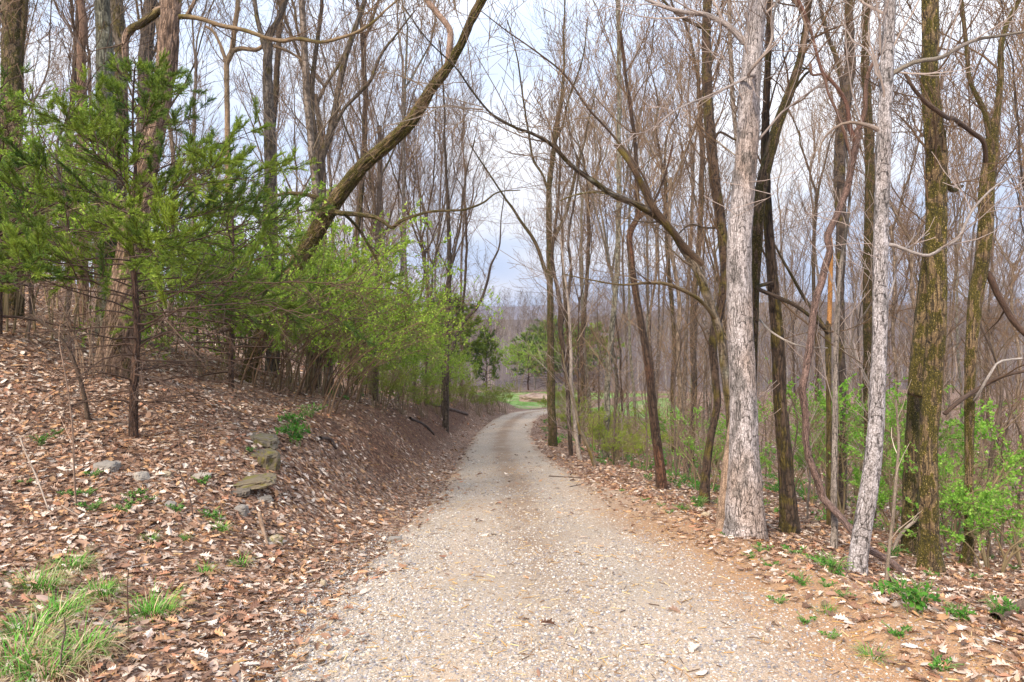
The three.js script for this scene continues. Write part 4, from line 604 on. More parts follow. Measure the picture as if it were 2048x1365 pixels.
{
  const d = hit(268, 872), big = cedarShape(31, { H: 4.35, r: 0.058, bare: 0.22, branches: 104, dense: 4.6, size: 0.72, fine: 9, thin: 0.6, flat: 0.62, reach: (t, a) => { const k = t < 0.3 ? lerp(1.0, 2.15, t / 0.3) : t < 0.6 ? lerp(2.15, 1.35, (t - 0.3) / 0.3) : lerp(1.35, 0.08, Math.pow((t - 0.6) / 0.4, 0.8)); return k * (1 + 0.3 * Math.cos(a)); } });
  cedarThing(big, 'cedar_tree', 'feathery green cedar with bare lower trunk at the front of the left bank', at(268, 872, d));
  const narrow = cedarShape(57, { H: 4.8, r: 0.07, bare: 0.2, branches: 76, dense: 2.6, size: 1.5, reach: (t) => 0.15 + 1.25 * Math.pow(Math.sin(Math.PI * Math.min(1, 0.16 + t * 0.82)), 0.8) });
  const n0 = cedarThing(narrow, 'bend_cedar', 'small dark green conifer standing at the end of the bank where the road bends', ground(-1.75, 47)); n0.scale.set(0.66, 1.0, 0.66);
  copyOf(n0, 'dark conifer half hidden behind trunks left of the curved tree', null, ground(-4.6, 46), 1, V(1.3, 1.25, 1.3)).name = numbered('hidden_conifer');
  copyOf(n0, 'dark conifer rising from the shrubs just left of the bend, behind the upright dark trunk', null, ground(-3.5, 38.5), 2.5, V(1.2, 1.15, 1.2)).name = numbered('hidden_conifer');
  copyOf(n0, 'broad drooping conifer behind the meadow, right of the brush mound', null, ground(4.3, 82), 2, V(2.0, 1.35, 2.0)).name = numbered('meadow_conifer');
  copyOf(n0, 'second drooping conifer behind the meadow, partly behind the bend tree', null, ground(7.0, 84), 3, V(2.0, 1.5, 2.0)).name = 'drooping_conifer';
  copyOf(n0, 'round topped pine on the far hill above the meadow', null, ground(7.5, 138), 4, V(3.6, 2.6, 3.6)).name = 'hill_pine';
  copyOf(n0, 'second pine on the far hill, right of the round topped one', null, ground(13.5, 142), 5, V(3.4, 2.3, 3.4)).name = 'hill_pine';
  for (const [x, d, s1, s2, l] of [[2.2, 92, 2.2, 1.5, 'dark conifer low behind the meadow, left of the drooping ones'], [10.5, 88, 2.4, 1.7, 'dark conifer behind the bend tree, right of the drooping ones'], [5.5, 100, 2.6, 2.0, 'taller conifer standing back between the drooping ones']]) copyOf(n0, l, null, ground(x, d), x, V(s1, s2, s1)).name = numbered('meadow_conifer');
  const c2 = cedarShape(83, { H: 3.6, r: 0.05, bare: 0.25, branches: 44, dense: 1.1, reach: (t) => 0.3 + 1.3 * Math.pow(1 - t, 0.7) });
  cedarThing(c2, 'young_cedar', 'young cedar half lost in the shrubs left of the front cedar', ground(-7.2, 9.6), 1);
  cedarThing(c2, 'bank_cedar', 'cedar with drooping tips right behind the front cedar, on the bank crest', ground(-5.0, 12.2), 3).scale.set(1.15, 1.05, 1.15);
}

// ---------------------------------------------------------------- shrubs in young leaf
const LIME = [[0.34, 0.50, 0.045], [0.27, 0.44, 0.035], [0.42, 0.56, 0.08], [0.18, 0.32, 0.025]], FRESH = [[0.22, 0.46, 0.045], [0.15, 0.36, 0.03], [0.28, 0.52, 0.07], [0.34, 0.56, 0.1]], YOL = [[0.38, 0.45, 0.06], [0.3, 0.4, 0.045], [0.24, 0.32, 0.035]];
function leaflet(m, p, d, s, col) { const q = V(rr(-1, 1), rr(-0.2, 1), rr(-1, 1)).cross(d).normalize().multiplyScalar(s * 0.27), e = p.clone().addScaledVector(d, s), c = p.clone().addScaledVector(d, s * 0.45); c.y -= s * 0.08; m.quad(p, c.clone().add(q), e, c.clone().sub(q), col); }
function shrubShape(sd, o) {
  seed(sd); const wm = new Mesher(), fm = new Mesher(), stem = o.stem ?? [0.22, 0.165, 0.09];
  const st = STY({ wander: 0.24, up: 0.02, kids: [0, 6, 8], ang: [0.5, 1.1], col: stem, tip: stem, rmin: 0.0021, lift: 0.1, onTwig: (pts, dirs) => {
    if (!o.leaves) return;
    for (let k = 1; k < pts.length; k++) for (let z = 0; z < o.leaves; z++) { const f = rnd(), p = pts[k - 1].clone().lerp(pts[k], f), hgt = p.y / o.H; if (rnd() > o.cover(hgt) * sstep(o.patch ?? -0.2, (o.patch ?? -0.2) + 0.32, noise(p.x * 1.6 + sd, p.y * 1.6, p.z * 1.6))) continue; const c = jitter(o.cols[Math.floor(rnd() * o.cols.length)], 0.2); const s = o.size * rr(0.6, 1.25), d = sideDir(dirs[k], rr(0.6, 1.3)); d.y += 0.2; d.normalize(); leaflet(fm, p, d, s, c); d.addScaledVector(dirs[k], -2 * d.dot(dirs[k])).multiplyScalar(-1); leaflet(fm, p, V(-d.x + rr(-0.3, 0.3), d.y, -d.z + rr(-0.3, 0.3)).normalize(), s * rr(0.7, 1), c); }
  } });
  for (let k = 0; k < o.stems; k++) {
    const a = o.lean ? rr(-0.75, 0.75) : k / o.stems * 6.28 + rr(-0.5, 0.5), out = o.spread * rr(0.5, 1.1), H = o.H * rr(0.7, 1.05), c = [], b0 = Math.min(0.3, 0.14 * o.H) * rr(0.15, 1), bx = o.lean ? rr(-0.5, 0.9) : Math.cos(a) * b0, bz = o.lean ? rr(-0.9, 0.9) : Math.sin(a) * b0;
    for (let i = 0; i <= 5; i++) { const t = i / 5; c.push([V(bx + Math.cos(a) * out * Math.pow(t, 1.35) + rr(-0.02, 0.02) * o.H, (i ? 0 : -0.05 * o.H) + H * (t * 1.45 - 0.45 * t * t * (1 + o.arch)), bz + Math.sin(a) * out * Math.pow(t, 1.35) + rr(-0.02, 0.02) * o.H), lerp(o.r ?? 0.016, 0.004, t)]); }
    const R = run(c, 0.15, 0.04); wm.tube(R.pts, R.rad, 5, { color: jitter(stem, 0.2) });
    const n = o.twigs; for (let q = 0; q < n; q++) { const t = lerp(o.from ?? 0.25, 1, (q + rnd()) / n), w = along(R.pts, t); childFrom(wm, w.p, w.axis, o.H * rr(0.16, 0.36), 0.006, o.lvl ?? 1, st); }
  }
  return { stems: wm.build(), foliage: fm.n ? fm.build() : null };
}
const cov = (lo, hi, top = 1) => (h) => top * sstep(lo, hi, h);
const SHR = {
  lime: shrubShape(201, { H: 3.3, spread: 1.6, stems: 6, twigs: 14, lvl: 1, leaves: 6, size: 0.056, cols: LIME, cover: cov(0.02, 0.3), arch: 0.5 }),
  lime2: shrubShape(202, { H: 3.0, spread: 2.0, stems: 6, twigs: 14, lvl: 1, leaves: 6, size: 0.056, cols: LIME, cover: cov(0.02, 0.35), arch: 0.7 }),
  arch: shrubShape(209, { H: 2.3, spread: 3.0, stems: 9, twigs: 9, lvl: 1, leaves: 4, size: 0.05, cols: LIME, cover: cov(0.35, 0.8, 0.9), arch: 0.35, lean: true, r: 0.017, stem: [0.15, 0.095, 0.055] }),
  airy: shrubShape(208, { H: 3.0, spread: 1.4, stems: 6, twigs: 12, lvl: 1, leaves: 6, size: 0.054, cols: LIME, cover: cov(0.25, 0.6), arch: 0.5 }),
  yellow: shrubShape(203, { H: 2.2, spread: 1.3, stems: 12, twigs: 10, lvl: 1, leaves: 6, size: 0.046, cols: YOL, patch: -0.08, cover: cov(0.0, 0.3), arch: 0.5 }),
  fresh: shrubShape(204, { H: 2.5, spread: 1.2, stems: 7, twigs: 10, lvl: 1, leaves: 6, size: 0.052, cols: FRESH, patch: 0.0, cover: cov(0.3, 0.6), arch: 0.6 }),
  fresh2: shrubShape(205, { H: 1.5, spread: 1.3, stems: 8, twigs: 9, lvl: 1, leaves: 6, size: 0.048, cols: FRESH, patch: 0.02, cover: cov(0.1, 0.4), arch: 0.8 }),
  bare: shrubShape(206, { H: 2.0, spread: 1.0, stems: 9, twigs: 6, lvl: 1, leaves: 0, cols: LIME, cover: cov(0, 1), arch: 0.3, stem: [0.21, 0.145, 0.10] }),
  bare2: shrubShape(207, { H: 2.6, spread: 1.5, stems: 7, twigs: 7, lvl: 1, leaves: 1, size: 0.028, cols: LIME, cover: cov(0.2, 1, 0.35), arch: 0.6, stem: [0.17, 0.11, 0.075] }),
};
const shrubProto = {};
function shrub(kind, label, group, pos, s, turn = rr(0, 6.28)) {
  if (!shrubProto[kind]) { const o = thing(kind.startsWith('bare') ? 'bare_shrub' : 'leafy_shrub', label, 'shrub', group, pos); part('stems', SHR[kind].stems, twigMat, o); if (SHR[kind].foliage) part('foliage', SHR[kind].foliage, leafMat, o); o.rotation.y = turn; if (s.isVector3) o.scale.copy(s); else o.scale.setScalar(s); shrubProto[kind] = o; return o; }
  return copyOf(shrubProto[kind], label, group, pos, turn, s);
}
{
  seed(611);
  // the thicket along the crest of the left bank, nearest first
  const LG = 'lime green shrubs along the crest of the left bank', LL = 'arching lime green shrub in the thicket along the crest of the left bank';
  for (const [px_, d, s, kind] of [[20, 10.4, 1.0, 'lime'], [-70, 9.5, 1.1, 'lime2'], [95, 11.5, 1.1, 'airy'], [180, 14, 1.1, 'airy'], [330, 14.5, 1.0, 'airy'], [430, 12.8, 0.95, 'lime2'], [120, 16, 1.2, 'airy'], [455, 15.5, 1.0, 'lime2'], [520, 16.5, 1.12, 'lime'],
    [575, 15, 1.0, 'lime2'], [600, 17.5, 1.15, 'lime'], [650, 16.5, 1.0, 'lime2'], [640, 20, 1.2, 'lime'], [700, 19, 1.1, 'lime2'], [720, 22, 1.15, 'lime'], [760, 21, 0.95, 'lime2'], [770, 25, 1.15, 'lime'], [820, 25, 0.95, 'lime2'], [800, 29, 1.1, 'lime'], [850, 29, 0.95, 'lime2'], [835, 33, 1.1, 'lime'], [880, 34, 0.9, 'lime2'], [870, 38, 1.05, 'lime']])
    shrub(kind, LL, LG, ground((px_ - 1024) / F * d, d), V(s * rr(0.9, 1.1), s * 0.98, s * rr(0.9, 1.1)));
  for (const [px_, d, s, label] of [[600, 15.5, 1.55, 'tall airy lime green shrub under the foot of the leaning mossy tree'], [690, 18, 1.5, 'tall airy lime green shrub right of the leaning mossy tree foot'], [470, 17, 1.5, 'tall airy lime green shrub behind the right side of the front cedar'], [10, 12.5, 1.45, 'tall lime green shrub at the left edge in front of the dark mossy trunk']]) shrub('airy', label, null, ground((px_ - 1024) / F * d, d), s);
  for (const [px_, d, s, turn, label] of [[500, 13.2, 1.0, -0.3, 'long arching stems leaning right from below the leaning mossy tree'], [560, 14.5, 1.05, -0.5, 'dark arching stems leaning over the bank right of the leaning mossy tree foot'], [615, 16, 1.1, -0.35, 'arching stems leaning over the bank in the middle of the lime thicket'], [660, 19, 1.1, -0.6, 'arching stems leaning over the bank farther along the lime thicket'], [640, 13.0, 0.85, -0.2, 'low arching stems at the front edge of the lime thicket, above the drive']]) shrub('arch', label, null, ground((px_ - 1024) / F * d, d), s, turn);
  const YG = 'yellowish shrubs at the far end of the left bank', YL = 'low yellowish green shrub near the far end of the left bank';
  for (const [px_, d, s] of [[905, 36, 0.85], [930, 39, 0.9], [955, 41, 0.85], [980, 44, 0.85], [1005, 47, 0.95], [760, 17.5, 0.6], [800, 20, 0.6], [845, 24, 0.6], [880, 29, 0.65]]) shrub('yellow', YL, YG, ground((px_ - 1024) / F * d, d), s);
  shrub('lime', 'tall pale green budding tree behind the meadow mound', null, ground(0.6, 76), V(1.7, 2.0, 1.7)).name = 'budding_tree';
  // bare brushwood on the left slope
  for (let k = 0; k < 12; k++) { const d = rr(8.5, 26), x = roadX(d) - rr(5, 6 + d * 0.55); shrub(rnd() < 0.5 ? 'bare' : 'bare2', 'bare brown arching shrub among the leaf litter of the left slope', 'bare shrubs on the left slope', ground(x, d), rr(0.6, 1.1)); }
  // right of the road
  const RG = 'fresh green shrubs among the trunks on the right', RL = 'fresh green shrub among the trunks on the right';
  for (const [px_, d, s, kind, label] of [[1622, 15, 1.1, 'fresh', 'bright green shrub behind the purple vine'], [1690, 11.5, 1.15, 'fresh', 'bright green shrub filling the gap between the vine and the leaning grey tree'], [1580, 19, 1.3, 'fresh2'], [1720, 17, 1.3, 'fresh'],
    [1855, 7.9, 0.62, 'fresh', 'bright green shrub around the waist of the broad mossy trunk'], [1900, 9.4, 0.95, 'fresh', 'green shrub between the broad mossy trunk and the forked mossy trunk'], [1985, 7.6, 0.72, 'fresh2', 'low spreading green shrub at the right edge of the picture'], [2050, 8.6, 0.9, 'fresh2'], [1790, 10.5, 0.8, 'fresh2'], [1800, 14, 0.95, 'fresh'],
    [1410, 13.5, 0.75, 'fresh', 'small green shrub in front of the dark bent trunk'], [1440, 18, 0.9, 'fresh2'], [1360, 24, 0.9, 'fresh'], [1890, 19, 1.1, 'fresh2'], [1990, 24, 1.1, 'fresh2']])
    shrub(kind, label ?? RL, label ? null : RG, ground((px_ - 1024) / F * d, d), s);
  const VG = 'yellow green shrubs along the right verge before the bend', VL = 'yellow green shrub on the right verge before the bend';
  for (const [px_, d, s] of [[1150, 30, 0.9], [1180, 27, 0.8], [1210, 24, 0.7], [1240, 22, 0.75], [1260, 28, 0.9], [1130, 38, 0.9], [1225, 19.5, 0.45], [1285, 19, 0.55], [1150, 45, 1.0], [1120, 50, 0.9]]) shrub('yellow', VL, VG, ground((px_ - 1024) / F * d, d), s);
  for (let k = 0; k < 14; k++) { const d = rr(9, 34), x = roadX(d) + rr(2.6, 3 + d * 0.7); if (openGround(x, d)) continue; shrub(rnd() < 0.6 ? 'bare' : 'bare2', 'bare grey brown brush among the trunks on the right', 'bare brush on the right', ground(x, d), rr(0.6, 1.15)); }
}
// thin saplings between the trees
{
  seed(733);
  const kinds = [0, 1, 2].map((i) => { seed(740 + i); const st = STY({ ...(i === 1 ? PALE : i ? GREY : BROWN), rmin: 0.004, up: 0.08, kids: [0, 5, 6] }), tm = new Mesher(), cm = new Mesher(), c = []; const H = [5.5, 4.2, 6.5][i]; for (let k = 0; k <= 6; k++) c.push([V(rr(-0.12, 0.12) * k / 2, k ? H * k / 6 : -0.2, rr(-0.12, 0.12) * k / 2), lerp(0.026, 0.006, k / 6)]);
    const R = run(c, 0.25, 0.06); tm.tube(R.pts, R.rad, 6, { color: i === 1 ? [0.42, 0.35, 0.3] : [0.26, 0.19, 0.15], tile: 0.4 }); sproutAlong(cm, R, { from: 0.2, to: 1, perM: 4, len: [0.5, 1.3], lvl: 1, st }); return { trunk: tm.build(), crown: cm.build() }; });
  const proto = [];
  const put = (side, label, group, n) => { for (let k = 0, t = 0; k < n && t < 4000; t++) { const d = 9 + 40 * Math.pow(rnd(), 1.3), x = side < 0 ? lerp(-0.8 * d, roadX(d) - 4.5, rnd()) : lerp(roadX(d) + 2.8, 0.8 * d, rnd()); if (openGround(x, d) || inGap(x, d, 6)) continue; k++; const i = Math.floor(rnd() * 3), s = rr(0.65, 1.2), p = ground(x, d);
    if (!proto[i]) { const o = proto[i] = thing('bare_sapling', label, 'sapling', group, p); part('stem', kinds[i].trunk, bark.smooth, o); part('twigs', kinds[i].crown, twigMat, o); o.scale.setScalar(s); } else copyOf(proto[i], label, group, p, rr(0, 6.28), s); } };
  put(-1, 'thin bare sapling between the trees of the left slope', 'saplings on the left slope', 28);
  put(1, 'thin bare sapling between the trees on the right', 'saplings on the right', 58);
}
// ---------------------------------------------------------------- fallen leaves
function leafShape(sd, lobes, wide, curl) {
  seed(sd); const m = new Mesher(), n = lobes ? 9 : 5, mid = [], L = [], R = [], tw = rr(-0.5, 0.5), k1 = 0.65 * curl * rr(0.6, 1.3), k2 = rr(-0.5, 0.9) * curl;
  for (let i = 0; i <= n; i++) {
    const t = i / n, env = Math.pow(Math.sin(Math.PI * Math.min(0.98, 0.04 + t * 0.94)), 0.8), w = wide * env * (lobes ? (i % 2 ? 1.15 : 0.42) : 1) * rr(0.85, 1.1), y = k2 * 0.35 * Math.pow(t - 0.5, 2) * 4 - 0.02, a = tw * (t - 0.5);
    const rise = k1 * w * 0.7; mid.push(V(t - 0.5, y * 0.5, 0)); for (const [s, arr] of [[1, L], [-1, R]]) arr.push(V(t - 0.5 + (lobes && i % 2 ? 0.05 : 0), y * 0.5 + rise * (0.7 + 0.6 * rnd()) + s * w * Math.sin(a), s * w * Math.cos(a)));
  }
  const c = [1, 1, 1]; for (let i = 0; i < n; i++) { m.quad(mid[i], L[i], L[i + 1], mid[i + 1], c); m.quad(mid[i], mid[i + 1], R[i + 1], R[i], c); }
  m.quad(V(-0.5, 0, -0.012), V(-0.5, 0, 0.012), V(-0.72, 0.03, 0.008), V(-0.72, 0.03, -0.008), c);
  const g = m.build(); return g;
}
const leafShapes = [leafShape(1, true, 0.38, 0.4), leafShape(2, true, 0.42, 0.8), leafShape(3, false, 0.3, 0.5), leafShape(4, true, 0.4, 1.0), leafShape(5, true, 0.34, 1.4), leafShape(6, false, 0.26, -0.7)];
const deadLeafMat = new THREE.MeshStandardMaterial({ roughness: 0.85, side: THREE.DoubleSide }); deadLeafMat.name = 'dead_leaf';
const deadCols = ['#b3927d', '#a58069', '#8d6a55', '#c6ac9b', '#7c5c49', '#b08763', '#cfb9aa', '#98745e', '#6b4f40', '#bb8d68', '#ab9081', '#d4c2b5', '#866350', '#a3735a'].map((h) => new THREE.Color(h));
{
  seed(8080);
  const M = new THREE.Matrix4(), q = new THREE.Quaternion(), q2 = new THREE.Quaternion(), up = V(0, 1, 0), nrm = V(0, 0, 0), list = leafShapes.map(() => []);
  const near = [];
  const cover = (x, d) => {
    const u = roadU(x, clamp(d, -12, 75)), s = Math.abs(u) - roadHalf(d);
    if (d > 47 && x > -6 && x < 16) return 0;
    const patch = 0.75 + 0.9 * fbm(x * 1.1, d * 1.1, 12, 3);
    if (s < -0.02) return (u < 0 ? 0.45 * sstep(-0.55, 0.05, s + 0.25 * noise(x * 1.5, d * 1.5, 77)) : 0.35 * sstep(-0.4, 0.05, s + 0.2 * noise(x * 1.5, d * 1.5, 78)) * sstep(8, 12, d)) + 0.012 * sstep(6, 9, d) + 0.004;
    if (u < 0) return patch * lerp(0.35, 1, sstep(0, 0.35, s)) * (1 - 0.8 * earthMask(x, d));
    return patch * lerp(0.45, 1, sstep(0.0, 1.3 - 0.9 * sstep(8, 14, d), s + 0.4 * noise(x * 1.4, d * 1.4, 8)));
  };
  for (const [d0, d1, dens, sc] of [[2.4, 5, 640, 0.86], [5, 8, 470, 0.9], [8, 13, 260, 1.0], [13, 21, 100, 1.2], [21, 34, 30, 1.6], [34, 52, 9, 2.1]]) {
    const n = Math.round((d1 - d0) * (1.7 * (d0 + d1) / 2 + 4) * dens);
    for (let k = 0; k < n; k++) {
      const d = lerp(d0, d1, rnd()), x = rr(-0.5, 0.5) * (1.7 * d + 4), pick = rnd(); if (pick > cover(x, d)) continue;
      const y = surface(x, d), e = 0.06, sx = (surface(x + e, d) - surface(x - e, d)) / (2 * e), sz = (surface(x, d - e) - surface(x, d + e)) / (2 * e);
      nrm.set(-clamp(sx, -1.2, 1.2), 1, -clamp(sz, -1.2, 1.2)).add(V(rr(-1, 1) * 0.36, 0, rr(-1, 1) * 0.36)).normalize(); q.setFromUnitVectors(up, nrm); q.multiply(q2.setFromAxisAngle(up, rr(0, 6.28))); if (rnd() < 0.3) q.multiply(q2.setFromAxisAngle(V(1, 0, 0), Math.PI));
      const s = lerp(0.035, 0.118, Math.pow(rnd(), 1.3)) * sc, i = Math.floor(rnd() * 6), c = deadCols[Math.floor(rnd() * deadCols.length)].clone().multiply(new THREE.Color(0.97, 1.0, 0.98)).multiplyScalar(lerp(0.58, 1.28, Math.pow(rnd(), 0.85)));
      M.compose(V(x, y + 0.006 + rnd() * 0.022, -d), q, V(s, s * rr(0.7, 1.7), s * rr(0.6, 1.1)));
      if (d < 5 && s > 0.092 && Math.abs(x) < 0.74 * d && near.length < 190) near.push([i, M.clone(), c]); else list[i].push([M.clone(), c]);
    }
  }
  list.forEach((a, i) => { const im = new THREE.InstancedMesh(leafShapes[i], deadLeafMat, a.length); a.forEach(([m, c], k) => { im.setMatrixAt(k, m); im.setColorAt(k, c); }); im.name = numbered('leaf_litter'); im.userData = { kind: 'stuff', label: 'brown carpet of dead leaves over the banks and woodland floor', category: 'leaf litter' }; shade(im); scene.add(im); });
  const mats = deadCols.map((c) => { const m = deadLeafMat.clone(); m.color.copy(c); return m; });
  near.forEach(([i, m], k) => { const o = part('fallen_leaf', leafShapes[i], mats[k % mats.length], ground_); o.applyMatrix4(m); });
}
// ---------------------------------------------------------------- crushed stone and straw on the road
{
  seed(9090);
  const shapes = [0, 1, 2, 3].map((k) => { const g = new THREE.IcosahedronGeometry(1, k < 2 ? 1 : 0), p = g.attributes.position; for (let i = 0; i < p.count; i++) { const v = V(p.getX(i), p.getY(i), p.getZ(i)), f = 1 + 0.38 * noise(v.x * 1.7 + k * 5, v.y * 1.7, v.z * 1.7); p.setXYZ(i, v.x * f, v.y * f * 0.62, v.z * f * 0.8); } g.computeVertexNormals(); return g; });
  const mat = new THREE.MeshStandardMaterial({ roughness: 0.9, flatShading: true }); mat.name = 'crushed_stone';
  const cols = ['#c6c0b9', '#b0aaa4', '#968f8a', '#cfc8be', '#85828a', '#a39d9f', '#b5aaa0', '#b9aa96', '#7d7776', '#a8998a', '#d9d3ca', '#91847a', '#a08f7c', '#b0a294'].map((h) => new THREE.Color(h)), list = shapes.map(() => []), M = new THREE.Matrix4(), E = new THREE.Euler(), q = new THREE.Quaternion();
  for (const [d0, d1, dens, s0, s1] of [[2.5, 5, 3300, 0.0035, 0.0115], [5, 8, 1500, 0.0045, 0.0125], [8, 13, 420, 0.006, 0.014], [13, 22, 70, 0.009, 0.019]]) {
    const n = Math.round((d1 - d0) * 5.4 * dens);
    for (let k = 0; k < n; k++) {
      const d = lerp(d0, d1, rnd()), x = roadX(d) + rr(-2.4, 3.0), u = roadU(x, d), a = u / roadHalf(d), pt = fbm(x * 1.0, d * 0.7, 44, 4), rut = Math.exp(-Math.pow((Math.abs(u) - 0.72) / 0.28, 2));
      let pr = sstep(-0.42, 0.22, pt + 0.1 - 0.22 * rut); if (Math.abs(a) > 0.92) pr *= u < 0 ? sstep(1.2, 0.9, Math.abs(a)) : 0.5 * sstep(2.4, 1.0, Math.abs(a)); if (a > 0.45) pr *= 1 - 0.55 * sstep(0.45, 0.8, a); if (a < -0.5 && d < 8) pr = Math.min(1, pr + 0.35) * (a < -1 ? sstep(-1.25, -1, a) : 1);
      if (rnd() > pr) continue;
      const r = lerp(s0, s1, Math.pow(rnd(), 2.4)); M.compose(V(x, surface(x, d) + r * 0.15, -d), q.setFromEuler(E.set(rr(-0.5, 0.5), rr(0, 6.28), rr(-0.5, 0.5))), V(r * rr(0.8, 1.5), r, r));
      list[Math.floor(rnd() * 4)].push([M.clone(), cols[Math.floor(rnd() * cols.length)].clone().multiplyScalar(rr(0.68, 1.06))]);
    }
  }
  list.forEach((a, i) => { const im = new THREE.InstancedMesh(shapes[i], mat, a.length); a.forEach(([m, c], k) => { im.setMatrixAt(k, m); im.setColorAt(k, c); }); im.name = numbered('gravel_stones'); im.userData = { kind: 'stuff', label: 'loose pale crushed stone on the drive', category: 'gravel' }; shade(im); scene.add(im); });
  const sliver = new THREE.BoxGeometry(1, 0.05, 0.045), sm_ = new THREE.MeshStandardMaterial({ roughness: 0.8 }), a = []; const sc = ['#c9a468', '#b98f55', '#a88358', '#d8bd8a', '#8a6a4c', '#5a4434'].map((h) => new THREE.Color(h));
  for (let k = 0; k < 9000; k++) { const d = 2.5 + 16 * Math.pow(rnd(), 1.8), x = roadX(d) + rr(-4.5, 5.6), u = roadU(x, d), c = fbm(x * 0.9, d * 0.9, 51, 3); if (Math.abs(u) < 1.5 && c < 0.0 && rnd() < 0.75) continue; const L = rr(0.02, 0.07) * (1 + d * 0.03); M.compose(V(x, surface(x, d) + 0.008, -d), q.setFromEuler(E.set(rr(-0.1, 0.1), rr(0, 6.28), rr(-0.12, 0.12))), V(L, rr(0.04, 0.1), rr(0.04, 0.1))); a.push([M.clone(), sc[Math.floor(rnd() * 6)].clone().multiplyScalar(rr(0.8, 1.15))]); }
  const im = new THREE.InstancedMesh(sliver, sm_, a.length); a.forEach(([m, c], k) => { im.setMatrixAt(k, m); im.setColorAt(k, c); }); im.name = 'straw_bits'; im.userData = { kind: 'stuff', label: 'scattered bits of straw and twig on the drive and its edges', category: 'straw' }; shade(im); scene.add(im);
}
// ---------------------------------------------------------------- stones and the ledge in the left bank
const rockMat = new THREE.MeshStandardMaterial({ vertexColors: true, roughness: 0.95, bumpMap: bark.plate.bumpMap, bumpScale: 0.008 }); rockMat.name = 'weathered_stone';
function rockGeo(sd, sx, sy, sz, o = {}) {
  const g0 = new THREE.IcosahedronGeometry(1, o.detail ?? 7), p = g0.attributes.position, c = [], uv = []; const base = o.col ?? [0.34, 0.30, 0.25];
  for (let i = 0; i < p.count; i++) {
    const v = V(p.getX(i), p.getY(i), p.getZ(i)), b = V(Math.sign(v.x) * Math.pow(Math.abs(v.x), 0.6), Math.sign(v.y) * Math.pow(Math.abs(v.y), 0.6), Math.sign(v.z) * Math.pow(Math.abs(v.z), 0.6));
    const f = 1 + 0.22 * noise(b.x * 1.4 + sd, b.y * 1.4, b.z * 1.4) + 0.09 * noise(b.x * 4 + sd, b.y * 7, b.z * 4) + 0.05 * noise(b.x * 11, b.y * 16 + sd, b.z * 11);
    const lay = o.layers ? 0.07 * Math.abs(noise(sd, b.y * o.layers + 0.3 * noise(b.x * 2, b.z * 2, sd), 3)) * 2 : 0;
    p.setXYZ(i, b.x * f * sx * (1 - lay), b.y * f * sy, b.z * f * sz * (1 - lay));
    const k = 1 + 0.5 * fbm(b.x * 3 + sd, b.y * 5, b.z * 3, 3); let col = [base[0] * k, base[1] * k, base[2] * k]; if (o.moss) col = mix3(col, [0.16, 0.14, 0.03], sstep(0.02, 0.12, fbm(b.x * 3.5, b.y * 3.5 + sd, b.z * 3.5, 3) + (o.moss - 0.5) * 0.5)); c.push(...col); uv.push(b.x * sx + b.z * sz, b.y * sy * 2);
  }
  g0.setAttribute('color', new THREE.Float32BufferAttribute(c, 3)); g0.setAttribute('uv', new THREE.Float32BufferAttribute(uv, 2)); g0.computeVertexNormals(); return g0;
}
